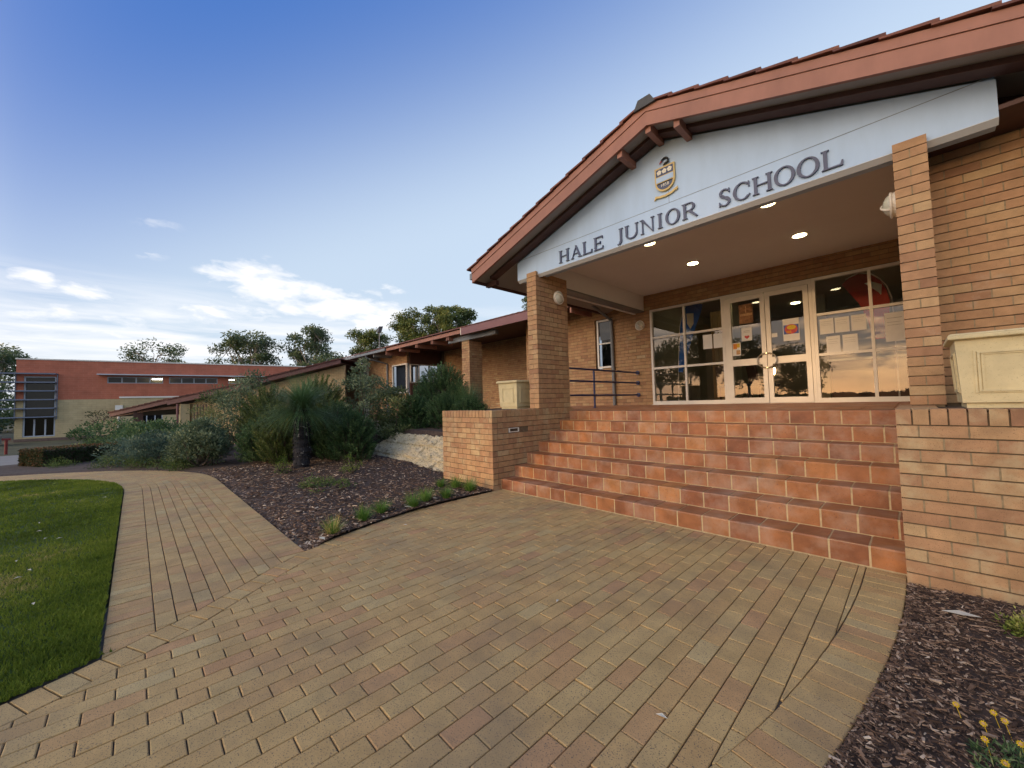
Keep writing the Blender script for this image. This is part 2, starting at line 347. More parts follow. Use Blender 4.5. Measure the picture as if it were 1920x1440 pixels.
def tree(name, base, h, crown, m, label, group=None, n=2200, L=.26, W=.09, clumps=26, cs=.16, tr=.16, barkm=None, seed=0, bare=0, cat='tree', fork=.45):
    n = int(n*1.6); W *= 1.3; L *= 1.1; cs *= .92; clumps = int(clumps*1.25)
    """tapered trunk, forking limbs, and leaf clumps at the limb ends; crown=(rx,ry,rz), its centre rz below the top"""
    rr = random.Random(seed); base = Vector(base); root = thing(name, base, label, cat, group); tk = MB(); lf = MB()
    rx, ry, rz = crown; cc = base+Vector((0,0,h-rz))
    f = base+Vector((rr.uniform(-.1,.1)*h*.3, rr.uniform(-.1,.1)*h*.3, h*fork))
    tk.tube([base, base*.6+f*.4+Vector((rr.uniform(-.1,.1),0,0)), f], tr, tr*.62, 8, .5, False)
    limbs = []
    for i in range(7):
        a = 2*math.pi*i/7+rr.uniform(-.3,.3); e = cc+Vector((rx*.55*math.cos(a), ry*.55*math.sin(a), rz*rr.uniform(-.35,.55)))
        mid = f*.5+e*.5+Vector((rr.uniform(-.1,.1)*rx, rr.uniform(-.1,.1)*ry, .1*rz)); tk.tube([f, mid, e], tr*.5, tr*.16, 6, .6, False); limbs.append((mid,e))
    for i in range(clumps):
        v = Vector((rr.uniform(-1,1),rr.uniform(-1,1),rr.uniform(-1,1)))
        if v.length > 1: v.normalize()
        v *= .55+.45*rr.random(); p = cc+Vector((v.x*rx, v.y*ry, v.z*rz))
        mid, e = min(limbs, key=lambda q: (q[1]-p).length)
        tk.tube([e if rr.random() < .6 else mid, (e+p)*.5+Vector((0,0,-.04*rz)), p], tr*.16, tr*.04, 5, .6, False)
        if i < bare: continue
        t0 = rr.uniform(.1,.6); r = cs*(rx+ry+rz)/3*2*rr.uniform(.65,1.25)
        for _ in range(n//clumps):
            w = Vector((rr.gauss(0,1),rr.gauss(0,1),rr.gauss(0,1))).normalized(); q = rr.random()**.45*r
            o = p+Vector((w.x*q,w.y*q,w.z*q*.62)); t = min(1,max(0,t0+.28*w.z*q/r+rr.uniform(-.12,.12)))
            d = Vector((rr.gauss(0,1),rr.gauss(0,1),rr.gauss(-.4,.8))).normalized(); s = d.cross(Vector((rr.gauss(0,1),rr.gauss(0,1),rr.gauss(0,1)))).normalized()*W*.5; LL = L*rr.uniform(.6,1.25)
            lf.poly([o, o+d*LL*.45+s, o+d*LL, o+d*LL*.45-s], t)
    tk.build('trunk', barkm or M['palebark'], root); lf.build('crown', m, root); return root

# ================================================================== THE SETTING
g = MB(); xs = [-400,-120,-60,-40,-32,-24,-18,-14,-12,-10,-8,-6,-4,0,4,8,14,24,60,400]
ys = [-400,-100,-40,-16,-12,-9,-7,-5,-3,-1,1,3,5.6,9,16,30,60,400]
for a,b in zip(xs, xs[1:]):
    for c,d in zip(ys, ys[1:]):
        g.poly([(a,c,gz(a)-.06),(b,c,gz(b)-.06),(b,d,gz(b)-.06),(a,d,gz(a)-.06)])
struct(g.build('ground', M['ground']))

# forecourt paving: pavers laid in stretcher bond towards the steps, a header course round both edges
def xL(Y):       # outer left edge of the forecourt
    P = [(0.0,-.0),(-.013,-.382),(0.0,-1.387),(.136,-2.07),(.36,-2.75),(.515,-3.078),(.74,-3.40),(1.19,-3.97),(1.495,-4.5),(1.80,-5.2),(2.2,-6.4),(2.6,-8)]
    for (x0,y0),(x1,y1) in zip(P,P[1:]):
        if Y >= y1: return x0+(x1-x0)*(y0-Y)/(y0-y1) if y0 != y1 else x0
    return P[-1][0]
def xR(Y): return 4.625-.042*(min(0,Y+.3))**2 if Y > -2.2 else 4.473-.16*(-2.2-Y)-.10*(-2.2-Y)**2
def bL(Y): return .0 if Y > -1.0 else .225*sstep((-1.0-Y)/1.6)
def bR(Y): return .231
pv = MB()
def paver(q, z=0.0, t=None, hh=.05):
    """q: four xy corners; a clay paver with worn (bevelled) arrises and a slight tilt"""
    cx = sum(p[0] for p in q)/len(q); cy = sum(p[1] for p in q)/len(q)
    zz = z+R.uniform(-.0018,.0018); tx, ty = R.uniform(-.008,.008), R.uniform(-.008,.008); t = R.random() if t is None else t; b = .0035
    top = []; edge = []; bot = []
    for x,y in q:
        l = math.hypot(x-cx,y-cy); k = max(0,1-b*1.4/max(l,1e-3)); xx, yy = cx+(x-cx)*k, cy+(y-cy)*k
        h = zz+(x-cx)*tx+(y-cy)*ty; top.append((xx,yy,h)); edge.append((x,y,h-b*.8)); bot.append((x,y,h-hh))
    n = len(pv.v); m = len(q); pv.v += top+edge+bot
    pv.f.append(tuple(range(n,n+m))); pv.t.append(t); pv.m.append(0)
    for i in range(m):
        j = (i+1)%m
        pv.f.append((n+i,n+m+i,n+m+j,n+j)); pv.t.append(t); pv.m.append(0)
        pv.f.append((n+m+i,n+2*m+i,n+2*m+j,n+m+j)); pv.t.append(t*.6); pv.m.append(0)
def pt():
    r = R.random()
    return R.uniform(.05,.25) if r < .14 else (R.uniform(.85,.95) if r < .18 else R.uniform(.3,.8))
def clip(q, P, N):
    out = []
    for i in range(len(q)):
        a, b = q[i], q[(i+1)%len(q)]; da = (a[0]-P[0])*N[0]+(a[1]-P[1])*N[1]; db = (b[0]-P[0])*N[0]+(b[1]-P[1])*N[1]
        if da >= 0: out.append(a)
        if (da >= 0) != (db >= 0): t = da/(da-db); out.append((a[0]+(b[0]-a[0])*t, a[1]+(b[1]-a[1])*t))
    return out
def area(q): return abs(sum(q[i][0]*q[(i+1)%len(q)][1]-q[(i+1)%len(q)][0]*q[i][1] for i in range(len(q))))/2 if len(q) > 2 else 0
def trim(q, f, Y, side, off):
    """cut q along the curve x=f(y) near y=Y; side=+1 keeps larger x"""
    d = (f(Y+.02)-f(Y-.02))/.04; n = Vector((1,-d)).normalized()*side
    return clip(q, (f(Y)+n[0]*off, Y+n[1]*off), n)
def ccw(q):
    a = sum(q[i][0]*q[(i+1)%len(q)][1]-q[(i+1)%len(q)][0]*q[i][1] for i in range(len(q)))
    return q if a > 0 else q[::-1]
PWX, PLY, J = .1085, .222, .0052
k = 0; x = .01
def ysolve(fun, X, lo, hi):      # y in [lo,hi] where fun(y)=X for the monotone left edge
    for _ in range(40):
        mid = (lo+hi)/2
        if fun(mid) > X: lo = mid
        else: hi = mid
    return hi
while x < 4.62:
    x2 = x+PWX
    y = -.012-(PLY/2 if k % 2 else 0)*R.uniform(.96,1.04); first = True; yt = -.012
    while yt > -7.4:
        yb = y-PLY if not first or k % 2 == 0 else y
        if first and k % 2 == 0: yb = yt-PLY
        a, b = yt, yb+J
        if a-b > .03:
            lo = lambda Y: xL(Y)+bL(Y)+.004; hi = lambda Y: xR(Y)-bR(Y)-.004
            q = [[x,b],[x2-J,b],[x2-J,a],[x,a]]
            yc = (a+b)/2; pts = [tuple(p) for p in q]
            if yc < -.95 or x < .15: pts = trim(pts, lambda Y: xL(Y)+bL(Y), yc, 1, .004)
            if x > 3.4 and len(pts) > 2: pts = trim(pts, lambda Y: xR(Y)-bR(Y), yc, -1, .004)
            if area(pts) > .0003: paver(ccw(pts), 0, pt())
        yt = yb; y = yb; first = False
    x = x2; k += 1
# header course along the left edge (cut to parallelograms) and right edge
y = -1.15
while y > -7.2:
    y2 = y-.102; w = lambda Y: bL(Y)
    if w(y2) > .05:
        sl = .135
        sh = sl*.6*min(1,w(y)/.22); ya_, yb__ = y+sh, y2+.007+sh
        paver(ccw([(xL(y),y),(xL(ya_)+w(ya_)-.004,ya_),(xL(yb__)+w(yb__)-.004,yb__),(xL(y2+.007),y2+.007)]), 0, pt())
    y = y2
y = -.012; pr = None
while y > -6.5:
    dx = (xR(y-.01)-xR(y+.01))/.02; l = math.hypot(1,dx); stp = .105/l
    def ends(Y):
        d = (xR(Y+.01)-xR(Y-.01))/.02; ll = math.hypot(1,d)
        return (xR(Y),Y), (xR(Y)-.228/ll, Y+.228*d/ll)
    a0,a1 = ends(y); b0,b1 = ends(y-stp+.006)
    paver(ccw([a0,a1,b1,b0]), 0, pt()); y -= stp
# curved garden path: eight stretcher courses between two header courses
def ppath(s, o):     # s along the path from x=1.6, o across from the bed edge (0) to the lawn edge (1.33)
    if s < 6.6: return (1.6-s, -3.075-o)
    th = (s-6.6)/8.0; r = 8.68-o; return (-5-r*math.sin(th), -11.755+r*math.cos(th))
def clipx(p):        # stop at the forecourt's edge course
    return (min(p[0], xL(p[1])-.006), p[1])
rows = [(0,.228)]+[(.234+i*.1085,.234+i*.1085+.102) for i in range(8)]+[(1.101,1.332)]
for ri,(o0,o1) in enumerate(rows):
    hd = ri in (0,9); ln = .109 if hd else .228; s = 0 if hd or ri % 2 else -.11
    while s < 18:
        q = [ppath(max(s,0),o0),ppath(max(s,0),o1),ppath(s+ln-.006,o1),ppath(s+ln-.006,o0)]
        yc = sum(p[1] for p in q)/4
        if s < 2.2: q = trim(q, xL, yc, -1, .004)
        if area(q) > .001:
            zc = gz(sum(p[0] for p in q)/len(q))
            paver(ccw(q), zc, pt())
        s += ln
struct(pv.build('brick_paving', M['paver']))
sb = MB()     # the bedding that shows in the joints
sb.poly([(-.1,0.01,-.011),(-.1,-3.2,-.011),(2.7,-8,-.011),(4.0,-8,-.011),(4.45,-2.6,-.011),(4.62,-.2,-.011),(4.62,.01,-.011)][::1])
for i in range(60):
    a, b = i*.3, (i+1)*.3
    p = [ppath(a,.01),ppath(a,1.325),ppath(b,1.325),ppath(b,.01)]
    sb.poly([(x,y,gz(x)-.014) for x,y in p][::-1])
struct(sb.build('paving_bed', M['sand']))
# the far walk the path runs into
fw = MB()
for X0,X1 in ((-15,-19),(-19,-24),(-24,-31)):
    fw.poly([(X0,-5.9-(-15-X0)*.14,gz(X0)-.02),(X0,-9.3-(-15-X0)*.2,gz(X0)-.02),(X1,-9.3-(-15-X1)*.2,gz(X1)-.02),(X1,-5.9-(-15-X1)*.14,gz(X1)-.02)][::-1])
fw.poly([(-9.5,-4.3,gz(-9.5)-.02),(-15,-9.2,gz(-15)-.02),(-15,-5.9,gz(-15)-.02),(-11.5,-4.3,gz(-11.5)-.02)][::-1])
struct(fw.build('path', M['concrete']))

# lawn
lw = MB(); LX = [3.0-.35*i for i in range(60)]
def ylawn(X):
    if X > 1.40: 
        for Y in [i*-.05 for i in range(80,170)]:
            if xL(Y) >= X: return Y-.012
        return -8.4
    if X > -5: return -4.42
    dx = -5-X; r = 7.335
    return -11.755+math.sqrt(r*r-dx*dx) if dx < 7.2 else -11.2
for a,b in zip(LX, LX[1:]):
    ya, yb = ylawn(a), ylawn(b)
    for i in range(8):
        f0, f1 = (i/8)**2, ((i+1)/8)**2
        P = lambda X,y0,f: (X, y0+(-16-y0)*f, gz(X)+.004+.012*noise.noise((X*.8,(y0+(-16-y0)*f)*.8,1)))
        lw.poly([P(b,yb,f1),P(a,ya,f1),P(a,ya,f0),P(b,yb,f0)])
struct(lw.build('lawn', M['lawnbase']))
gb = MB(); CAMX, CAMY = 4.755, -4.29
cnt = 0
while cnt < 95000:
    X = 2.4-14.5*R.random()**1.5; y0 = ylawn(X); Y = y0-.006-R.random()**1.35*5.2
    dd = math.hypot(X-CAMX, Y-CAMY)
    # only the stretch of lawn the path borders; blades get fewer and wider with distance
    if R.random() > min(1, 3.6/dd): continue
    if Y < -4.6-.55*(2-X)*.42-1.1: continue
    cnt += 1
    p = Vector((X,Y,gz(X)+.003)); h = R.uniform(.014,.034); a = R.uniform(0,6.283); w = .0016+.0007*dd
    pch = noise.noise((X*1.1,Y*1.1,5))
    t = min(1,max(0,.42+.70*pch+.25*noise.noise((X*6,Y*6,2))+R.uniform(-.2,.2)))
    if noise.noise((X*3.1,Y*3.1,9)) < -.48 and R.random() < .6: continue
    s = Vector((math.cos(a),math.sin(a),0))*w; l = Vector((R.uniform(-1,1),R.uniform(-1,1),0))*h*.7
    gb.poly([p-s,p+s,p+l+Vector((0,0,h))],t)
stuff(tag(gb.build('lawn_grass', M['grass']), 'short mown green grass of the lawn left of the path', 'grass'))

# mulch beds
bd = MB(); BX = [.51,.36,.2,.08,.02,.0005,None,0.0,-.02]+[-.25*i for i in range(1,6)]+[-1.398,None,-1.402]+[-.25*i for i in range(6,73)]
prev = None; nrow = 30
for X in BX:
    if X is None: prev = None; continue
    y0, y1 = yborder(X)+.004, ybed_top(X)
    colm = [(X, y0+(y1-y0)*(i/nrow), bedz(X, y0+(y1-y0)*(i/nrow))) for i in range(nrow+1)]
    if prev:
        for i in range(nrow): bd.poly([colm[i],prev[i],prev[i+1],colm[i+1]])
    prev = colm
struct(bd.build('garden_bed', M['soil'], smooth=True))
br_ = MB(); YY = [-.16-.12*i for i in range(50)]; prev = None
for Y in YY:
    x0 = xR(Y)+.005; row = [(x0+(9-x0)*(i/16)**1.6, Y, -.012+.03*sstep((x0+(9-x0)*(i/16)**1.6-x0)/.5)+.012*noise.noise((i,Y*3,2))) for i in range(17)]
    if prev:
        for i in range(16): br_.poly([row[i],row[i+1],prev[i+1],prev[i]])
    prev = row
struct(br_.build('garden_bed', M['soil'], smooth=True))
def chip(mb, X, Y, z, big=1.0, tk=1.0):
    L = R.uniform(.012,.045)*big*(1.5 if R.random() < .1 else 1); W = L*R.uniform(.12,.42); H = W*R.uniform(.25,.6); a = R.uniform(0,6.283)
    d = Vector((math.cos(a),math.sin(a),R.uniform(-.25,.3))).normalized(); s = d.cross(Vector((R.uniform(-.3,.3),R.uniform(-.3,.3),1))).normalized(); u = s.cross(d)
    p = Vector((X,Y,z+.004)); t = R.random()**1.15*(tk if R.random() < .93 else 1)
    A = [p-d*L/2-s*W/2, p-d*L/2+s*W/2, p+d*L/2+s*W*.25, p+d*L/2-s*W*.35]
    mb.hexa(A, [q+u*H for q in A], t)
c1 = MB()
while len(c1.f) < 6*17000:
    X = .5-7.5*R.random()**1.2; y0 = yborder(X); y1 = min(ybed_top(X), .15 if X < 0 else 9)
    Y = y0+.01+(y1-y0)*R.random()**1.2
    if -1.4 < X < 0 and Y > -.17: continue
    if X > ybed_top(X): pass
    chip(c1, X, Y, bedz(X,Y), 1.2)
n2 = 0
while n2 < 900:
    X = R.uniform(-3.2,-1.42); Y = R.uniform(.98,1.7); chip(c1, X, Y, bedz(X,Y), 1.2); n2 += 1
stuff(tag(c1.build('bark_mulch', M['chip']), 'dark wood chip mulch covering the bed beside the curved path', 'mulch'))
c2 = MB()
while len(c2.f) < 6*24000:
    Y = -.19-3.2*R.random()**.9; X = xR(Y)+.012+1.7*R.random()**1.5
    chip(c2, X, Y, .004+.016*min(1,(X-xR(Y))/.4), .62, .95)
for _ in range(260):      # long thin twigs and bark strips
    Y = -.25-2.6*R.random(); X = xR(Y)+.05+1.3*R.random(); a = R.uniform(0,6.283); l = R.uniform(.05,.16)
    p = Vector((X,Y,.026)); d = Vector((math.cos(a),math.sin(a),R.uniform(-.05,.12)))
    c2.tube([p,p+d*l*.5+Vector((0,0,R.uniform(0,.008))),p+d*l], R.uniform(.0012,.003), .001, 4, R.uniform(.3,.95))
stuff(tag(c2.build('bark_mulch', M['chip']), 'coarse bark mulch with twigs below the right hand brick wall', 'mulch'))

# ================================================================== STEPS
st = thing('entrance_steps', (2.3,0,0), 'broad flight of seven terracotta tiled steps up to the school doors', 'steps')
H, T, W = .172, .3075, 4.63
for k in range(7):
    gm = MB(); y0 = k*T; z0 = k*H
    yb = y0+T+.05 if k < 6 else 2.0
    gm.box(0, y0+.004, z0-.02 if k else -.05, W, yb, z0+H-.006)
    s = gm.build('step', M['grout'], st)
    tl = MB(); tw = .26; off = [0,.09,.15,.03,.12,.2,.06][k]; x = -off
    while x < W:
        a, b = max(x+.0075,.002), min(x+tw-.0075, W-.002)
        if b-a > .02:
            t = tn(); r = .014; zt = z0+H+R.uniform(-.001,.001); yf = y0+R.uniform(-.0012,.0012); zb = z0+.006; yk = y0+(T-.004 if k < 6 else .24)
            prof = [(yk,zb),(yf,zb),(yf,zt-r),(yf+r*.3,zt-r*.3),(yf+r,zt),(yk,zt)]
            f = lambda u,v,d,a=a,b=b: (a+(b-a)*d, u, v)
            tl.prism(prof, f, 1, min(1,max(0,R.gauss(.5,.30))))
        x += tw
    tl.build('tiles', M['tile'], s)
pf = MB()      # porch floor behind the top nosing, and the walk past the left pillar
fy = [2.092+.31*i for i in range(12)]
for i,y in enumerate(fy[:-1]):
    x = -2.9 if y > 1.9 else 0
    while x < 5.2:
        z = 1.2035+(y-2.1)*.012; pf.box(x+.004,y+.004,z-.03,min(x+.306,5.2),fy[i+1]-.004,z+R.uniform(-.0006,.0006),tn()); x += .31
struct(pf.build('porch_floor', M['tile']))
pb = MB(); pb.box(-2.9,1.90,.3,5.2,5.48,1.19); struct(pb.build('porch_base', M['grout']))

# ================================================================== LOW BRICK WALLS
def low_wall(x0, x1, side, label):
    yf, yb, top = -.168, (1.95 if side < 0 else 1.54), 1.275
    w = thing('brick_wall', ((x0+x1)/2, yf, 0), label, 'wall', 'low brick walls flanking the steps')
    m = MB(); m.box(x0+.012,yf+.012,-.12,x1-.012,yb,top-.022); m.build('core', M['mortar'], w)
    b = MB(); z0 = 1.155-14*CH
    def vent(a,b_,c,d): return side < 0 and a < .44 and b_ > .20 and c < .965 and d > .90
    if side < 0:
        bricks_x(b, x0, x1, yf, z0, 14, first=(0,0))
        # side face of the left wall carries on up the steps
        bricks_y(b, yf+.12, yb, x1, z0, 14, first=(0,0), half=(True,False), skip=vent)
    else:
        bricks_x(b, x0, x1, yf, z0, 14, first=(0,0))
        bricks_y(b, yf+.12, yb, x0, z0, 14, sgn=1, first=(0,0), half=(True,False))
    b.build('courses', M['brick_low'], w)
    c = MB(); x = x0
    while x < x1-.03:
        c.box(x,yf-.002,1.155+.009,min(x+.080,x1),yf+.228,top+R.uniform(-.001,.001),tn()); x += .0897
    y = yf+.238; xs_ = (x1-.228,x1+.002) if side < 0 else (x0-.002,x0+.228)
    while y < yb-.03:
        c.box(xs_[0],y,1.164,xs_[1],min(y+.080,yb),top+R.uniform(-.001,.001),tn()); y += .0897
    c.build('coping', M['brick_low'], w)
    return w
lwL = low_wall(-1.4, 0, -1, 'low brick wall left of the steps, with a small vent in its side')
lwR = low_wall(4.63, 8.6, 1, 'long low brick wall right of the steps, standing in bark mulch')
v = MB()
v.box(-.02,.205,.900,.006,.222,.972); v.box(-.02,.418,.900,.006,.435,.972); v.box(-.02,.222,.900,.006,.418,.912); v.box(-.02,.222,.960,.006,.418,.972)
v.build('vent', M['frame'], lwL); v = MB(); v.box(-.06,.222,.912,-.03,.418,.960)
for i in range(4): v.box(-.03,.225,.917+i*.011,-.008,.415,.921+i*.011)
v.build('grille', M['black'], lwL)

# limestone pitching between the wall and the shrubs
ls = MB(); nu, nvv = 200, 70; prev = None
for i in range(nu+1):
    X = -1.41-4.3*i/nu; colm = []
    for j in range(nvv+1):
        f = j/nvv; Y = -.02+.92*f; z = -.04+.70*f
        Xs = X+ (.32*f if i > nu-26 else 0)*((i-(nu-26))/26 if i > nu-26 else 0)
        d = .045*noise.fractal((Xs*5,f*7,1.3),1,2,5)+.03*noise.noise((Xs*2,f*3,4))+.022*noise.noise((Xs*16,f*18,2))+.014*noise.noise((Xs*31,f*33,7))
        jt = -.035 if (abs((Xs*1.7+int(f*3)*.5)%1-.5) > .455 or abs((f*3)%1-.5) > .45) else .012*noise.noise((int(Xs*1.7+int(f*3)*.5)*3.1,int(f*3)*2.7,1))
        if j == nvv: d = -.05; 
        colm.append((Xs, Y-(d+jt)*.6, z+(d+jt)*.8))
    if prev:
        for j in range(nvv): ls.poly([colm[j],prev[j],prev[j+1],colm[j+1]])
    prev = colm
tag(ls.build('stone_retaining_wall', M['lime'], smooth=False), 'rough pale limestone retaining slope beside the low brick wall', 'retaining wall')

# ================================================================== THE ENTRANCE BUILDING
eb = thing('school_building', (2.4,1,0), 'brick school entrance with a white gable sign and terracotta roof boards', 'building')
def pillar(x0, top=3.80):
    y0, y1 = .97, 1.88; m = MB(); m.box(x0+.010,y0+.010,1.26,x0+.22,y1-.01,top-.012)
    pl = m.build('pillar', M['mortar'], eb); b = MB(); n = 28; z0 = 1.275; ch = (top-z0)/n
    for k in range(n):
        z, z2 = z0+k*ch+.009, z0+(k+1)*ch; w = lambda: R.uniform(-.0012,.0012)
        if k % 2:
            b.box(x0+w(),y0+w(),z,x0+.23+w(),y0+.11,z2,tn()); y = y0+.12; b.box(x0+.004,y0+.11,z,x0+.226,y0+.12,z2-.001,.5,9)
        else: y = y0
        while y < y1-.02:
            e = min(y+.23,y1); f = y if y > y0 else y0+w()
            b.box(x0+w(),f,z,x0+.11,e,z2,tn()); b.box(x0+.12,f,z,x0+.23+w(),e,z2,tn()); b.box(x0+.11,max(f,y0+.004),z,x0+.12,e,z2-.001,.5,9); b.box(x0+.004,e,z,x0+.226,min(e+.01,y1),z2-.001,.5,9); y = e+.01
    b.build('courses', M['brick'], pl)
pillar(-.23); pillar(4.70)

# gable panel, its lower lip, the groove lines, and what is behind it
YG = 1.03; ax = 2.42; sl = .3242
ztop = lambda X: 5.04-sl*abs(X-ax)
m = MB()
pan = [(-.52,3.747),(5.36,3.747),(5.36,ztop(5.36)),(ax,ztop(ax)),(-.52,ztop(-.52))]
m.prism(pan, lambda u,v,d: (u,YG+d,v), .06)
m.box(-.52,YG+.06,3.747,5.36,YG+.26,4.16)
gp = m.build('gable_panel', M['panel'], eb)
m = MB(); m.hexa([(-.52,YG-.002,3.747),(5.36,YG-.002,3.747),(5.36,YG+.05,3.70),(-.52,YG+.05,3.70)],[(-.52,YG,3.752),(5.36,YG,3.752),(5.36,YG+.05,3.752),(-.52,YG+.05,3.752)])
m.build('lip', M['grey'] and plain('lip_paint',(.55,.57,.58),.6,.04), gp)
m = MB(); m.box(-.518,YG-.002,4.119,5.358,YG+.01,4.126); m.box(2.485,YG-.0022,4.1262,2.490,YG+.01,4.31)
m.build('groove', M['groove'], gp)
# serif letters, each its own part
def glyph(ch, w, h):
    """list of polygons in a 0..w by 0..h box"""
    t = .155*h; s = .058*h; sr = .09*h; P = []
    R4 = lambda a,b,c,d: P.append([(a,b),(c,b),(c,d),(a,d)])
    def stem(x, tw=t, top=True, bot=True, ext=sr):
        R4(x,0,x+tw,h)
        if bot: P.append([(x-ext,0),(x+tw+ext,0),(x+tw+ext,s*.5),(x+tw,s*1.3),(x,s*1.3),(x-ext,s*.5)])
        if top: P.append([(x-ext,h),(x-ext,h-s*.5),(x,h-s*1.3),(x+tw,h-s*1.3),(x+tw+ext,h-s*.5),(x+tw+ext,h)])
    def arc(cx,cy,rx,ry,a0,a1,tv,th,n=28):
        for i in range(n):
            p = []
            for k,a in enumerate((a0+(a1-a0)*i/n, a0+(a1-a0)*(i+1)/n)):
                c_, s_ = math.cos(a), math.sin(a); p.append(((cx+rx*c_,cy+ry*s_),(cx+(rx-tv)*c_,cy+(ry-th)*s_)))
            P.append([p[0][0],p[1][0],p[1][1],p[0][1]])
    if ch == 'H': stem(sr); stem(w-t-sr); R4(sr+t,h*.48,w-t-sr,h*.48+s)
    elif ch == 'A':
        P.append([(sr*1.2,s*.5),(sr*1.2+s,s*.5),(w*.53,h*.9),(w*.5,h)]); P.append([(w*.42,h),(w*.54,h),(w-sr*.8,s*.5),(w-sr*.8-t,s*.5)])
        R4(w*.26,h*.32,w*.70,h*.32+s); R4(0,0,sr*2.4+s,s*.8); R4(w-t-sr*2,0,w+sr*.2,s*.8)
    elif ch == 'L': stem(sr,ext=sr); P.append([(sr+t,0),(w,0),(w+.02*h,h*.26),(w-s*.7,h*.26),(w-.1*h,s*1.2),(sr+t,s*1.2)])
    elif ch == 'E':
        stem(sr); P.append([(sr+t,0),(w,0),(w+.02*h,h*.24),(w-s*.7,h*.24),(w-.09*h,s*1.2),(sr+t,s*1.2)]); P.append([(sr+t,h),(sr+t,h-s*1.2),(w-.10*h,h-s*1.2),(w-s*1.1,h*.78),(w-s*.3,h*.78),(w-s*.3,h)])
        R4(sr+t,h*.48,w*.74,h*.48+s); R4(w*.74-s,h*.40,w*.74,h*.63)
    elif ch == 'I': stem((w-t)/2)
    elif ch == 'J':
        x = w-t-sr; R4(x,h*.02,x+t,h); P.append([(x-sr,h),(x-sr,h-s*.5),(x,h-s*1.3),(x+t,h-s*1.3),(x+t+sr,h-s*.5),(x+t+sr,h)])
        P.append([(x+t,h*.04),(x,h*.10),(x-.10*h,-.10*h),(x-.20*h,-.08*h),(x-.22*h,-.15*h),(x-.06*h,-.16*h),(x+.08*h,-.08*h)])
    elif ch == 'U':
        stem(sr,t,True,False); r = (w-2*sr)/2; x2 = w-sr-s*1.4
        P.pop(0); R4(sr,h*.34,sr+t,h); R4(x2,h*.34,x2+s*1.4,h); P.append([(x2-sr,h),(x2-sr,h-s*.5),(x2,h-s*1.2),(x2+s*1.4,h-s*1.2),(x2+s*1.4+sr,h-s*.5),(x2+s*1.4+sr,h)])
        arc(w/2,h*.34,r,h*.36,math.pi,2*math.pi,t*.8,s*1.5)
    elif ch == 'N':
        R4(sr*1.3,0,sr*1.3+s*1.2,h); x2 = w-sr-s*1.2; R4(x2,0,x2+s*1.2,h); P.append([(sr*.6,h),(sr*.6+t*1.1,h),(x2+s*1.2,0),(x2+s*.1,0)])
        R4(0,0,sr*2.4+s*.6,s*.8); R4(x2-sr,h-s*.8,w,h); R4(-sr*.3,h-s*.8,sr*1.3,h)
    elif ch == 'O': arc(w/2,h/2,w/2,h*.52,0,2*math.pi,t*1.05,s*1.1,40)
    elif ch == 'C':
        arc(w*.55,h/2,w*.55,h*.52,rad(42),rad(318),t*1.05,s*1.1,34); R4(w*.90,h*.66,w*.90+s,h*.98); P.append([(w*.93,h*.13),(w*1.0,h*.22),(w*.97,h*.26),(w*.88,h*.17)])
    elif ch == 'S':
        arc(w*.5,h*.745,w*.44,h*.275,rad(35),rad(262),t*.85,s*1.2,22); arc(w*.5,h*.265,w*.48,h*.285,rad(-145),rad(82),t*.85,s*1.2,22)
        P.append([(w*.10,h*.66),(w*.46,h*.47),(w*.60,h*.545),(w*.30,h*.72)]); P.append([(w*.40,h*.47),(w*.52,h*.55),(w*.92,h*.33),(w*.68,h*.30)])
        R4(w*.84,h*.74,w*.84+s,h*1.0); R4(w*.02,h*.0,w*.02+s,h*.28)
    elif ch == 'R':
        stem(sr); R4(sr+t,h-s*1.1,w*.55,h); R4(sr+t,h*.47,w*.55,h*.47+s)
        arc(w*.52,h*.735,w*.36,h*.265,-math.pi/2,math.pi/2,t,s*1.05,20); P.append([(w*.40,h*.47),(w*.60,h*.49),(w*1.02,s*.9),(w*1.04,0),(w*.90,0)])
    return P
LET = [('H',.522,.744),('A',.778,.999),('L',1.021,1.205),('E',1.24,1.415),('J',1.660,1.768),('U',1.795,2.022),('N',2.055,2.268),('I',2.300,2.401),('O',2.431,2.632),('R',2.661,2.856),('S',3.125,3.262),('C',3.290,3.476),('H',3.499,3.711),('O',3.722,3.925),('O',3.939,4.143),('L',4.156,4.333)]
for ch,a,b in LET:
    m = MB(); hh = .212
    for i,p in enumerate(glyph(ch, b-a, hh)):
        m.prism(p, lambda u,v,d,i=i,a=a: (a+u, YG-.022-.0004*(i%9)+d, 3.80+v), .0225+.0004*(i%9))
    m.build('letter', M['navy'], gp)
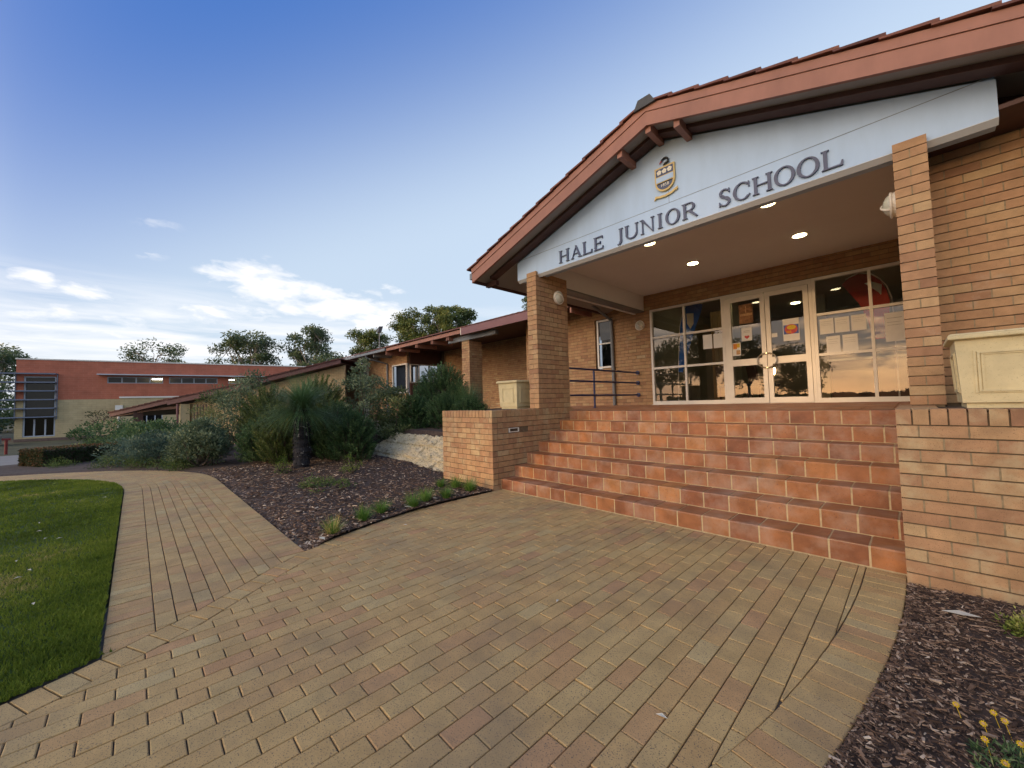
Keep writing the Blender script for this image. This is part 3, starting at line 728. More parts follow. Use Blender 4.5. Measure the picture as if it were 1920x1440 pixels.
# crest
def crest():
    cx, z1 = 2.452, 4.655; w = .142
    sh = [(-w,0),(w,0)]+[(w*math.cos(a)*1.0, -.185+.0*a-.17*math.sin(a)) for a in [i*math.pi/16 for i in range(17)]]
    sh = [(-w,0),(w,0),(w,-.19)]+[(w*math.cos(i*math.pi/18)**1.0 if i < 9 else -w*abs(math.cos(i*math.pi/18)), -.19-.165*math.sin(i*math.pi/18)**.9) for i in range(1,18)]+[(-w,-.19)]
    sh = sh[::-1]
    f = lambda y0: (lambda u,v,d: (cx+u, y0+d, z1+v))
    m = MB(); m.prism(sh, f(YG-.03), .03); c = m.build('crest', M['gold'], gp_root)
    def inset(k): return [(u*k, (v+.16)*k-.16) for u,v in sh]
    m = MB(); up = [(-w*.86,-.022),(-w*.86,-.125),(w*.86,-.125),(w*.86,-.022)]; m.prism(up, f(YG-.033), .01)
    low = [(u,v) for u,v in inset(.87) if v < -.225]; low = [(-w*.80,-.225)]+[p for p in low if p[1] < -.23]+[(w*.80,-.225)]
    low = sorted(low, key=lambda p: p[0]); m.prism(low, f(YG-.033), .01); m.build('field', M['navy'], c)
    m = MB(); m.prism([(-w*.86,-.137),(-w*.86,-.213),(w*.86,-.213),(w*.86,-.137)], f(YG-.034), .01); m.build('band', M['panel'], c)
    for k in (-1,0,1):
        m = MB()
        for q in range(5):
            a0 = math.pi/2+q*2*math.pi/5; px, pz = k*.074+.019*math.cos(a0), -.073+.019*math.sin(a0)
            m.prism([(px+.0155*math.cos(t),pz+.0155*math.sin(t)) for t in [-i*math.pi/5 for i in range(10)]], f(YG-.036-.0003*q), .004)
        m.build('flower', M['cream'], c)
    # swan's neck and head on a wreath
    m = MB(); ctr = [(.03,.0),(.052,.03),(.052,.07),(.030,.098),(-.004,.102),(-.030,.086),(-.045,.068)]
    m.tube([(cx+u,YG-.022,z1+.014+v) for u,v in [(-.012,-.005),(.012,.022)]+ctr[1:]], .016, .011, 8); m.build('swan', M['black'], c)
    m = MB(); m.tube([(cx-.040,YG-.022,z1+.084),(cx-.058,YG-.024,z1+.066),(cx-.074,YG-.024,z1+.056)], .011, .004, 6); m.build('beak', M['red'], c)
    m = MB()
    top = [(-.150,-.385),(-.09,-.400),(0,-.408),(.09,-.392),(.150,-.362)]; bot = [(u,v-.030) for u,v in top]
    for i in range(4): m.prism([top[i],bot[i],bot[i+1],top[i+1]], f(YG-.026), .02)
    m.prism([(.140,-.368),(.150,-.405),(.170,-.385),(.165,-.350)], f(YG-.02), .015); m.prism([(-.165,-.420),(-.140,-.388),(-.145,-.43),(-.17,-.44)], f(YG-.02), .015)
    m.build('scroll', M['gold'], c)
    t = bpy.data.curves.new('numerals','FONT'); t.body = '1858'; t.size = .062; t.align_x = 'CENTER'; t.extrude = .002
    to = bpy.data.objects.new('numerals', t); dg = bpy.context.evaluated_depsgraph_get(); COL.objects.link(to)
    me = bpy.data.meshes.new_from_object(to.evaluated_get(dg)); bpy.data.objects.remove(to)
    o = bpy.data.objects.new('numerals', me); COL.objects.link(o); me.materials.clear(); me.materials.append(M['cream'])
    me.transform(Matrix.Translation((cx,YG-.036,z1-.288)) @ Matrix.Rotation(math.pi/2,4,'X')); o.parent = c
gp_root = eb
crest()

# barge boards, soffit, rafters
YF = .58; bz = lambda X: 5.055-sl*abs(X-ax)
for sd in (-1,1):
    xe = ax+sd*3.80
    for nm, lo, hi, yy in (('barge_board',0,.182,YF),('verge_board',.186,.285,YF-.012)):
        m = MB(); P = [(ax,bz(ax)+lo),(ax,bz(ax)+hi),(xe,bz(xe)+hi),(xe,bz(xe)+lo)]
        if sd > 0: P = P[::-1]
        m.prism(P, lambda u,v,d,yy=yy: (u,yy+d,v), .04, R.random()); m.build(nm, M['barge'], eb)
    m = MB(); P = [(ax,bz(ax)+.05),(ax,bz(ax)+.075),(xe,bz(xe)+.075),(xe,bz(xe)+.05)]
    if sd > 0: P = P[::-1]
    m.prism(P, lambda u,v,d: (u,YF+.04+d,v), 8.2); m.build('soffit', M['soffit'], eb)
    m = MB(); xr = ax+sd*3.55; P = [(ax,bz(ax)-.005),(ax,bz(ax)+.049),(xr,bz(xr)+.049),(xr,bz(xr)-.005)]
    if sd > 0: P = P[::-1]
    m.prism(P, lambda u,v,d: (u,YF+.26+d,v), .165); m.build('rafter', M['darkwood'], eb)
    # tiles, course by course, their butts stepping down the verge
    m = MB(); nC = 12; Ls = math.hypot(3.86, 3.86*sl)/nC; dx = 3.86/nC; xx = ax
    for k in range(nC):
        xa = ax+sd*dx*k; xb = ax+sd*(dx*(k+1)+.05); za = bz(xa)+.288; zb = bz(xb)+.288
        P = [(xa,za-.0),(xa,za+.020),(xb,zb+.052),(xb,zb+.022)]
        if sd > 0: P = P[::-1]
        y = YF-.045
        for q in range(26):
            m.prism(P, lambda u,v,d,y=y,q=q: (u,y+d,v+.006*(q%2)), .298, tn()); y += .30
    m.build('roof', M['rooftile'], eb)
    m = MB(); m.box(min(xe,xe+sd*.11),YF+.03,bz(xe)+.10,max(xe,xe+sd*.11),4.6 if sd < 0 else 8,bz(xe)+.22); m.build('gutter', M['grey'], eb)
    m = MB(); m.box(min(xe-sd*.03,xe),YF+.04,bz(xe)+.0,max(xe-sd*.03,xe),8,bz(xe)+.1); m.build('fascia', M['darkwood'], eb)
for X in (1.985, 2.42, 2.80):
    m = MB(); z = bz(X)+.045; m.box(X-.037,YF+.042,z-.125,X+.037,YG+.01,z,.5); m.build('purlin', M['barge'], eb)
for y in (.95,1.0):
    m = MB(); m.box(-1.36,y-.02,bz(-1.2)-.09,-1.05,y+.015,bz(-1.2)+.0); m.build('rafter', M['darkwood'], eb)
m = MB(); y = YF-.05
while y < 8.5:
    m.prism([(-.15,-.05),(-.085,.075),(.085,.075),(.15,-.05)][::-1], lambda u,v,d,y=y: (ax+u,y+d*.5,bz(ax)+.285+v), .78, tn()); y += .38
m.build('ridge_cap', plain('ridge_mortar',(.085,.09,.095),.9,.2,10), eb)

# walls, beams, ceiling of the porch
m = MB(); m.box(4.95,1.562,1.2,9.0,1.70,3.81); w = m.build('wall', M['mortar'], eb)
b = MB(); bricks_x(b, 4.935, 8.6, 1.55, 1.275, 28, first=(0,0)); b.build('courses', M['brick'], w)
m = MB(); m.box(5.36,1.03,3.81,9.0,1.56,3.85); m.box(4.95,1.29,3.80,5.36,1.56,3.84); m.build('eave_lining', M['darkwood'], eb)
m = MB(); m.box(5.362,1.5,3.85,9,1.56,4.9); m.build('wall_head', M['darkwood'], eb)
YW = 5.5
win = lambda a,b_,c,d: (-.075 < (a+b_)/2 < 5.12 and c < 3.73 and d > 1.2) 
def wincut(x0, x1, z0, n, first, nm, half=(False,True)):
    m = MB(); m.box(x0+.008, YW+.012, z0, x1-.008, YW+.10, z0+n*CH); w = m.build(nm, M['mortar'], eb)
    b = MB(); bricks_x(b, x0, x1, YW, z0, n, first=first, half=half); b.build('courses', M['brick'], w)
zb0 = 3.745-28*CH
wincut(-1.20, -.07, zb0, 28, (0,0), 'wall')                        # between the small window and the doors
wincut(-4.6, -1.80, zb0, 28, (0,0), 'wall', (True,False))         # left of the small window
wincut(-1.80, -1.20, zb0, 12, (0,0), 'wall', (False,True))        # under it
wincut(-4.6, 5.3, 3.745, 6, (0,0), 'wall')                         # above
m = MB(); m.box(5.12,YW,1.2,5.3,YW+.1,3.745); m.build('wall', M['mortar'], eb)
m = MB(); m.box(-.225,1.29,4.15,5.3,YW-.002,4.20); m.build('ceiling', M['ceiling'], eb)
m = MB(); m.box(-.52,1.29,3.747,-.225,YW-.003,4.16); m.box(-.53,1.29,3.70,-.47,YW-.003,3.747); m.build('beam', M['ceiling'], eb)
m = MB(); m.box(-.50,1.295,3.72,-.215,YW-.004,3.747); m.build('beam_lip', M['grey'], eb)
m = MB(); m.box(4.94,1.71,1.2,5.06,YW-.003,4.15); m.build('wall', M['brick'], eb)
for X,Y in ((1.60,2.20),(1.70,3.88),(3.40,2.17),(3.48,3.90)):
    d = thing('ceiling_light', (X,Y,4.15), {1.60:'lit ceiling downlight above the left end of the steps',1.70:'lit ceiling downlight nearest the left window and the doors',3.40:'lit ceiling downlight behind the word school, largest of the four',3.48:'lit ceiling downlight close to the right pillar'}[X], 'ceiling light', 'downlights in the porch ceiling')
    m = MB(); m.tube([(X,Y,4.149),(X,Y,4.138)], .115, .115, 24); m.build('trim', M['frame'], d)
    m = MB(); m.tube([(X,Y,4.137),(X,Y,4.133)], .098, .098, 24); m.build('diffuser', M['downlight'], d)

# glazing: two side lights and the double doors
def bars(m, rects, y0, y1):
    for x0,z0,x1,z1 in rects: m.box(x0,y0,z0,x1,y1,z1)
def sidelight(x0, x1, xm):
    m = MB(); z0, z1 = 1.247, 3.735; f = .055
    bars(m, [(x0,z0,x0+f,z1),(x1-f,z0,x1,z1),(x0+f,z1-f,x1-f,z1),(x0+f,z0,x1-f,z0+.085)], YW-.03, YW+.06)
    bars(m, [(xm-.024,z0+.085,xm+.024,z1-f)], YW-.022, YW+.05)
    for z in (2.187,2.985):
        bars(m, [(x0+f,z-.026,xm-.024,z+.026),(xm+.024,z-.026,x1-f,z+.026)], YW-.018, YW+.05)
    w = m.build('window', M['frame'], eb)
    g = MB()
    for a,b_ in ((x0+f,xm-.024),(xm+.024,x1-f)):
        for c,d in ((z0+.085,2.161),(2.213,2.959),(3.011,z1-f)): g.poly([(a,YW+.015,c),(b_,YW+.015,c),(b_,YW+.015,d),(a,YW+.015,d)])
    g.build('pane', M['glass'], w)
sidelight(-.06, 1.735, .815); sidelight(3.375, 5.12, 4.235)
m = MB(); bars(m, [(1.737,1.247,1.792,3.735),(3.318,1.247,3.373,3.735),(1.792,3.64,3.318,3.735)], YW-.03, YW+.06); m.build('door_frame', M['frame'], eb)
m = MB(); m.box(1.70,YW-.05,1.225,3.41,YW+.03,1.247); m.box(-.08,YW-.06,1.22,1.70,YW+.03,1.247); m.box(3.41,YW-.06,1.215,5.12,YW+.03,1.247); m.build('sill', M['frame'], eb)
for x0,x1,hx in ((1.797,2.549,2.49),(2.561,3.313,2.62)):
    m = MB(); f = .085; z0, z1 = 1.252, 3.632
    bars(m, [(x0,z0,x0+f,z1),(x1-f,z0,x1,z1),(x0+f,z1-.10,x1-f,z1),(x0+f,z0,x1-f,z0+.115),(x0+f,2.08,x1-f,2.225)], YW-.045, YW+.0)
    d = m.build('door', M['frame'], eb); g = MB()
    for c,dd in ((z0+.115,2.08),(2.225,z1-.10)): g.poly([(x0+f,YW-.02,c),(x1-f,YW-.02,c),(x1-f,YW-.02,dd),(x0+f,YW-.02,dd)])
    g.build('pane', M['glass'], d)
    h = MB(); ring = []
    s = -1 if hx < 2.55 else 1; cx = 2.555+s*.012
    pts = [(cx+s*.165*abs(math.cos(a))*1.0, YW-.10, 2.155+.155*math.sin(a)) for a in [-math.pi/2+i*math.pi/20 for i in range(21)]]
    h.tube(pts, .0145, .0145, 8); h.tube([pts[0],(pts[0][0],YW-.04,pts[0][2])], .012, .012, 8); h.tube([pts[-1],(pts[-1][0],YW-.04,pts[-1][2])], .012, .012, 8)
    h.build('handle', M['steel'], d)
# small sash window left of the doors
m = MB(); x0,x1,z0,z1 = -1.745,-1.235,zb0+12*CH+.02,3.735; f = .05
bars(m, [(x0,z0,x0+f,z1),(x1-f,z0,x1,z1),(x0+f,z1-f,x1-f,z1),(x0+f,z0,x1-f,z0+f)], YW+.02, YW+.08); bars(m, [(x0+f,3.02,x1-f,3.055)], YW+.03, YW+.08)
w = m.build('window', M['frame'], eb)
g = MB(); g.poly([(x0+f,YW+.055,z0+f),(x1-f,YW+.055,z0+f),(x1-f,YW+.055,z1-f),(x0+f,YW+.055,z1-f)]); g.build('pane', M['glass2'], w)
g = MB(); g.box(x0+f,YW+.12,3.16,x1-f,YW+.13,z1-f); g.build('blind', plain('blind_cloth',(.34,.38,.42),.9), w)
m = MB(); m.box(-1.80,YW+.075,zb0+12*CH,-1.746,YW+.1,3.745); m.box(-1.234,YW+.075,zb0+12*CH,-1.20,YW+.1,3.745); m.build('window_reveal', M['mortar'], eb)
m = MB(); m.box(-1.8,YW+.35,2.2,-1.2,YW+.4,3.9); m.build('window_backing', M['black'], eb)  # black sheet standing for the unlit room behind the sash
# downpipe
m = MB(); m.tube([(-1.22,4.47,4.13),(-1.21,4.47,3.98),(-1.20,5.44,3.66),(-1.185,5.44,1.23)], .045, .045, 10); m.build('downpipe', M['grey'], eb)
# room behind the glass
m = MB(); m.box(-.1,YW+.11,1.19,5.6,11.5,1.24); m.build('interior_floor', M['infloor'], eb)
m = MB(); m.box(-.16,YW+.11,1.2,-.1,11.5,4.3); m.box(5.6,YW+.11,1.2,5.7,11.5,4.3); m.box(-.16,11.5,1.2,5.7,11.6,4.3); m.box(1.15,7.6,1.24,1.30,8.2,4.1); m.box(2.9,9.0,1.24,3.15,9.3,4.1); m.build('interior_wall', M['inwall'], eb)
m = MB(); m.box(-.16,YW+.11,4.1,5.7,11.6,4.16); m.build('interior_ceiling', M['inwall'], eb)
for X,Y in ((1.2,7.2),(2.9,7.4),(4.3,7.2),(2.4,9.6)):
    m = MB(); m.tube([(X,Y,4.098),(X,Y,4.085)], .11, .11, 20); m.build('interior_lamp', M['downlight'], eb)
m = MB()
for i in range(9): m.box(.62+i*.06,7.9+.02*(i%2),1.26,.675+i*.06,7.93+.02*(i%2),3.9)
m.build('curtain', M['curtain'], eb)

# ================================================================== THINGS AT THE ENTRANCE
def planter(x0, y0, w, label):
    t = thing('planter_box', (x0+w/2,y0+w/2,1.275), label, 'planter', 'cast stone planters on the low walls')
    def shell(z0,z1,i0,i1,mb,tn_=.5):
        mb.hexa([(x0+i0,y0+i0,z0),(x0+w-i0,y0+i0,z0),(x0+w-i0,y0+w-i0,z0),(x0+i0,y0+w-i0,z0)],[(x0+i1,y0+i1,z1),(x0+w-i1,y0+i1,z1),(x0+w-i1,y0+w-i1,z1),(x0+i1,y0+w-i1,z1)],tn_)
    m = MB(); shell(1.275,1.315,.055,.055,m); m.build('foot', M['planter'], t)
    m = MB(); shell(1.315,1.77,.035,.015,m)
    for sd in range(4):     # raised mouldings round a sunk panel on each face
        def P(u,v,o): # u along the face, v up, o outwards
            i = .035-.02*(v-1.315)/.455; q = [(x0+u,y0+i-o),(x0+w-i+o,y0+u),(x0+w-u,y0+w-i+o),(x0+i-o,y0+w-u)][sd]; return (q[0],q[1],v)
        for k,(a,o) in enumerate(((.10,.006),(.118,.012),(.136,.006))):
            ww = .013; z0, z1 = 1.33+a*.55, 1.755-a*.62
            for (u0,v0,u1,v1) in ((a,z0,w-a,z0+ww),(a,z1-ww,w-a,z1),(a,z0+ww,a+ww,z1-ww),(w-a-ww,z0+ww,w-a,z1-ww)):
                m.hexa([P(u0,v0,-.004),P(u1,v0,-.004),P(u1,v1,-.004),P(u0,v1,-.004)],[P(u0,v0,o),P(u1,v0,o),P(u1,v1,o),P(u0,v1,o)],.7)
    m.build('box', M['planter'], t)
    m = MB(); shell(1.77,1.777,.012,-.012,m); shell(1.777,1.808,-.020,-.020,m); shell(1.808,1.822,-.020,-.004,m); m.build('rim', M['planter'], t, bevel=.008)
    m = MB(); m.box(x0+.05,y0+.05,1.77,x0+w-.05,y0+w-.05,1.8235); m.build('soil', M['soil'], t)
planter(-1.045, .90, .545, 'cream stone planter box on the left low wall beside the pillar')
planter(4.945, .055, .62, 'cream stone planter box on the right low wall before the brick wall')

def wall_lamp(p, n, label):
    """round bulkhead lamp: base, ribbed glass, and a guard ring with a crossbar"""
    p = Vector(p); n = Vector(n); t = thing('wall_lamp', p, label, 'wall lamp', 'round bulkhead wall lamps'); u = Vector((0,0,1)); r = n.cross(u)
    m = MB(); m.tube([p,p+n*.03], .128, .124, 24); m.build('base', M['lampring'], t)
    m = MB(); pr_ = []
    for i in range(7): a = i*math.pi/14; pr_.append((p+n*(.03+.075*math.sin(a)), .114*math.cos(a)))
    for (c0,r0),(c1,r1) in zip(pr_,pr_[1:]):
        for j in range(24):
            a, b_ = j*math.pi/12, (j+1)*math.pi/12; f = lambda c,q,a_: c+(r*math.cos(a_)+u*math.sin(a_))*max(q,.002)
            m.poly([f(c0,r0,a),f(c0,r0,b_),f(c1,r1,b_),f(c1,r1,a)])
    m.build('lamp_glass', M['lampglass'], t)
    m = MB(); ring = [p+n*.036+(r*math.cos(a)+u*math.sin(a))*.120 for a in [i*math.pi/16 for i in range(33)]]; m.tube(ring, .0145, .0145, 8, cap=False)
    d = (r*.7+u*.55).normalized(); m.tube([p+n*(.032+.084*math.cos(a))+d*.118*math.sin(a) for a in [-math.pi/2+i*math.pi/14 for i in range(15)]], .010, .010, 8)
    m.build('guard', M['lampring'], t)
wall_lamp((.002,1.585,3.395), (1,0,0), 'round cream bulkhead lamp on the side of the left brick pillar')
wall_lamp((4.698,1.42,3.37), (-1,0,0), 'round bulkhead lamp on the inner side of the right brick pillar')
wall_lamp((-.345,5.498,3.377), (0,-1,0), 'round bulkhead lamp on the porch wall beside the glass doors')

hr = thing('handrail', (-.474,3.42,1.22), 'dark blue three bar handrail on the porch left of the doors', 'handrail')
for z in (2.11,1.835,1.515):
    m = MB(); m.tube([(-.474,1.95,z),(-.474,5.49,z)], .0225, .0225, 10); m.build('rail', M['rail'], hr)
    m = MB(); m.tube([(-.474,5.462,z),(-.474,5.498,z)], .055, .055, 14); m.build('flange', M['rail'], hr)
for y in (3.42,2.0):
    m = MB(); m.tube([(-.474,y,1.225),(-.474,y,2.10)], .0225, .0225, 10); m.tube([(-.474,y,1.216),(-.474,y,1.228)], .055, .055, 14); m.build('post', M['rail'], hr)

YP = YW+.0105
def poster(x0,x1,z0,z1,label,nm='notice',cat='notice',marks=(),base='paper',group=None,tilt=0):
    yp = (YW-.0245 if 1.78 < x0 < 3.3 else YP)
    t = thing(nm, ((x0+x1)/2,yp,z0), label, cat, group)
    m = MB(); m.box(x0,yp,z0,x1,yp+.0015,z1); m.build('sheet', M[base], t)
    for k,(kind,mm,a,b_,c,d) in enumerate(marks):
        q = MB(); X = lambda u: x0+(x1-x0)*u; Z = lambda v: z0+(z1-z0)*v; yy = yp-.0006-.0002*k
        if kind == 'r': q.box(X(a),yy,Z(b_),X(c),yp,Z(d))
        elif kind == 'o': q.prism([(X((a+c)/2)+(X(c)-X(a))/2*math.cos(s), Z((b_+d)/2)+(Z(d)-Z(b_))/2*math.sin(s)) for s in [-i*math.pi/12 for i in range(24)]], lambda u,v,e,yy=yy: (u,yy+e*.0004,v), 1)
        elif kind == 'h': q.prism([(X((a+c)/2)+(X(c)-X(a))/2*math.sin(s)**3, Z(b_+(d-b_)*.55)+(Z(d)-Z(b_))/2*(.8*math.cos(s)-.31*math.cos(2*s)-.12*math.cos(3*s)-.06*math.cos(4*s))) for s in [i*2*math.pi/32 for i in range(32)]], lambda u,v,e,yy=yy: (u,yy+e*.0004,v), 1)
        q.build('print', M[mm] if isinstance(mm,str) else mm, t)
    return t
M['brownprint'] = toned('brown_print', [(0,(.20,.09,.04)),(1,(.42,.22,.10))], .7, 14, .7)
M['tan'] = plain('tan_print', (.55,.33,.14), .7, .3, 30); M['orange'] = plain('orange_print', (.70,.25,.04), .7, .2, 30)
M['bluep'] = plain('blue_print', (.10,.15,.45), .7, .2, 30); M['yellowp'] = plain('yellow_print', (.75,.52,.05), .7, .2, 30); M['inkgrey'] = plain('grey_print', (.50,.49,.46), .8, .3, 60)
# notices taped to the glass
poster(2.05,2.325,3.02,3.45,'brown picture poster high on the left glass door','poster','poster',[('r','tan',.06,.40,.94,.52),('r','tan',.47,.55,.53,.9)],'brownprint')
poster(2.08,2.285,2.63,2.93,'white notice with a red heart on the left glass door','poster','poster',[('h','red',.28,.10,.76,.42),('r','inkgrey',.2,.72,.8,.76),('r','inkgrey',.2,.62,.8,.65)])
poster(1.885,2.05,2.32,2.61,'small orange and white leaflet low on the left glass door','poster','poster',[('r','orange',.08,.52,.55,.94),('r','yellowp',.55,.62,.92,.94),('r','tan',.45,.08,.92,.42)])
poster(2.86,3.14,2.53,2.99,'poster with a red and yellow oval on the right glass door','poster','poster',[('r','bluep',.04,.30,.96,.72),('o','red',.10,.30,.90,.74),('o','yellowp',.25,.50,.80,.70),('r','orange',.2,.34,.5,.46)])
poster(2.65,2.755,2.64,2.725,'narrow white strip sticker on the right glass door')
for x0,x1,z0,z1,l in ((3.465,3.68,2.59,2.89,'upper left white paper notice on the right window'),(3.70,3.915,2.59,2.885,'upper middle white paper notice on the right window'),(3.94,4.155,2.59,2.89,'upper right white paper notice on the right window'),(3.555,3.765,2.20,2.535,'lower left white paper notice on the right window'),(3.80,4.02,2.20,2.535,'lower right white paper notice on the right window'),(4.40,4.66,2.32,2.845,'large white paper notice behind the pane beside the right pillar'),(1.24,1.445,2.55,2.89,'white paper notice on the left window beside its mullion'),(1.475,1.68,2.55,2.885,'cream paper notice on the left window beside the door frame')):
    poster(x0,x1,z0,z1,l,group='paper notices on the windows',marks=[('r','inkgrey',.12,.80,.88,.82),('r','inkgrey',.12,.66,.80,.675),('r','inkgrey',.12,.56,.86,.575)] if x0 > 3.4 else ())
def banner(nm, pts, pole, m_, label, badge, foot, y):
    t = thing(nm, foot, label, 'feather banner', 'feather banners inside the entrance')
    q = MB(); q.prism(pts, lambda u,v,d: (u,y+d+.03*math.sin(u*5+v*2),v), .004); q.build('flag', m_, t)
    q = MB(); q.tube(pole, .013, .010, 8); q.build('pole', M['lampring'], t)
    q = MB(); q.prism(badge, lambda u,v,d: (u,y-.004+d+.03*math.sin(u*5+v*2),v), .002); q.build('badge', M['cream'], t)
    q = MB(); q.box(foot[0]-.22,y-.2,1.241,foot[0]+.22,y+.2,1.26); q.build('foot', M['black'], t)
yb_ = 6.2
bl = [(.335,2.10),(.36,2.55),(.39,3.05),(.44,3.40),(.52,3.66),(.62,3.82),(.76,3.88),(1.02,3.80),(.98,3.60),(.86,3.28),(.72,2.95),(.60,2.62),(.50,2.30),(.44,2.08)]
banner('feather_banner', bl[::-1], [(.295,yb_+.01,1.26),(.325,yb_+.01,2.1),(.365,yb_+.01,2.7),(.41,yb_+.01,3.3),(.51,yb_+.01,3.68),(.62,yb_+.01,3.85),(.78,yb_+.01,3.91),(1.02,yb_+.01,3.82)], M['blueflag'], 'tall blue feather banner standing inside the left window', [(.62,3.62),(.62,3.35),(.70,3.20),(.79,3.33),(.80,3.60)][::1], (.30,yb_,1.24), yb_)
rd = [(4.36,2.5),(4.43,2.9),(4.46,3.25),(4.42,3.48),(4.34,3.68),(4.20,3.84),(4.02,3.90),(3.86,3.86),(3.735,3.745),(3.86,3.52),(4.0,3.27),(4.10,2.95),(4.18,2.5)]
banner('feather_banner', rd, [(4.50,6.61,1.26),(4.50,6.61,2.7),(4.49,6.61,3.3),(4.43,6.61,3.56),(4.34,6.61,3.72),(4.20,6.61,3.87),(4.02,6.61,3.93),(3.80,6.61,3.84)], M['redflag'], 'red feather banner arching inside the right window', [(4.06,3.68),(4.09,3.40),(4.22,3.27),(4.34,3.40),(4.36,3.60),(4.2,3.70)][::-1], (4.50,6.6,1.24), 6.6)
def chair(x, y, a, label):
    t = thing('chair', (x,y,1.24), label, 'chair', 'dark chairs in the entrance hall'); c, s_ = math.cos(a), math.sin(a)
    P = lambda u,v,z: (x+u*c-v*s_, y+u*s_+v*c, 1.24+z)
    m = MB(); m.hexa([P(-.25,-.25,.40),P(.25,-.25,.40),P(.25,.25,.40),P(-.25,.25,.40)],[P(-.25,-.25,.47),P(.25,-.25,.47),P(.25,.25,.47),P(-.25,.25,.47)]); m.build('seat', M['black'], t)
    m = MB(); m.hexa([P(-.25,.22,.5),P(.25,.22,.5),P(.25,.27,.5),P(-.25,.27,.5)],[P(-.25,.28,.95),P(.25,.28,.95),P(.25,.33,.95),P(-.25,.33,.95)]); m.build('backrest', M['darkwood'], t)
    for u,v in ((-.22,-.22),(.22,-.22),(-.22,.22),(.22,.22)):
        m = MB(); m.tube([P(u,v,0),P(u,v,.4)], .018, .018, 6); m.build('leg', M['darkwood'], t)
chair(1.45, 6.9, 2.6, 'dark timber chair in the hall behind the left window'); chair(2.05, 7.3, 2.2, 'dark timber chair in the hall behind the left door')
ds = thing('reception_desk', (4.0,8.2,1.24), 'pale topped reception desk seen through the right window', 'desk')
m = MB(); m.box(3.3,8.0,1.24,4.9,8.5,2.2); m.build('body', M['darkwood'], ds); m = MB(); m.box(3.25,7.92,2.2,4.95,8.55,2.25); m.build('top', M['cream'], ds)

# ================================================================== THE WING (left), stepping down the slope
wb = thing('school_wing', (-8,5.5,0), 'long low brick wing with tiled eaves left of the entrance', 'building')
YE = 4.5
def part_b(nm, x0, x1, yf, z0, n, x_core=None, mt='brick'):
    m = MB(); m.box(x0+.01,yf+.012,z0,x1-.01,yf+.12,z0+n*CH); w = m.build(nm, M['mortar'], wb); b = MB(); bricks_x(b, x0, x1, yf, z0, n); b.build('courses', M[mt], w); return w
part_b('wall', -4.2, -2.95, 5.5, .4, 10)
# porch recess: back wall, its right return, and the room's window wall on its left
m = MB(); m.box(-12.9,7.512,.4,-3.4,7.6,4.3); w = m.build('wall', M['mortar'], wb); b = MB(); bricks_x(b, -12.6, -3.4, 7.5, .4, 42); b.build('courses', M['brick'], w)
m = MB(); m.box(-4.72,5.6,.4,-4.6,7.5,4.3); m.build('wall', M['brick'], wb)
m = MB(); m.box(-12.94,5.63,.4,-12.85,7.5,3.45-.95); m.box(-12.94,5.63,3.45,-12.85,7.5,4.2); m.build('wall', M['darkwood'], wb)  # timber-dark colour stands in for the porch shade on this wall
m = MB()
for y in (5.63,6.1,6.7,7.3): m.box(-12.90,y,2.5,-12.83,y+.05,3.45)
m.box(-12.90,5.63,3.40,-12.83,7.5,3.45); m.box(-12.90,5.63,2.5,-12.83,7.5,2.55); w = m.build('window', M['frame'], wb)
m = MB(); m.poly([(-12.87,5.63,2.5),(-12.87,7.5,2.5),(-12.87,7.5,3.45),(-12.87,5.63,3.45)]); m.build('pane', M['glass2'], w)
# lit front wall of the projecting room, with its corner window, down to the corner board
part_b('wall', -17.4, -14.5, 5.5, .0, 45); part_b('wall', -14.5, -12.95, 5.5, 3.50, 7); part_b('wall', -14.5, -12.95, 5.5, .0, 22)
m = MB(); x0,x1,z0,z1 = -14.48,-12.93,2.0,3.50
for q in ((x0,z0,x0+.07,z1),(x1-.07,z0,x1,z1),(x0+.07,z1-.07,x1-.07,z1),(x0+.07,z0,x1-.07,z0+.07)): m.box(q[0],5.47,q[1],q[2],5.56,q[3])
w = m.build('window', M['frame'], wb); m = MB(); m.poly([(x0,5.53,z0),(x1,5.53,z0),(x1,5.53,z1),(x0,5.53,z1)]); m.build('pane', M['glass2'], w)
m = MB(); m.box(x0,5.72,2,x1,5.76,z1); m.build('blind', plain('blind_grey',(.22,.26,.32),.9), w)
m = MB(); m.box(-14.6,5.8,2,-12.95,5.85,3.6); m.build('window_backing', M['black'], wb)  # flat black backing, the darkness of the room painted behind the pane
m = MB(); m.box(-17.95,5.42,.0,-17.4,5.6,4.05); m.build('corner_board', M['cream'], wb)
part_b('wall', -22, -17.95, 5.5, -.2, 46)
# brick pillar of the porch
m = MB(); m.box(-7.28,4.72,.5,-6.84,5.32,3.80); w = m.build('pillar', M['mortar'], wb)
b = MB(); bricks_x(b,-7.29,-6.83,4.71,.5,36,half=(False,True)); bricks_y(b,4.83,5.33,-6.83,.5,36,half=(True,False)); b.build('courses', M['brick'], w)
m = MB(); m.box(-8.2,4.72,3.80,-5.35,4.86,3.98); m.build('beam', M['grey'], wb)
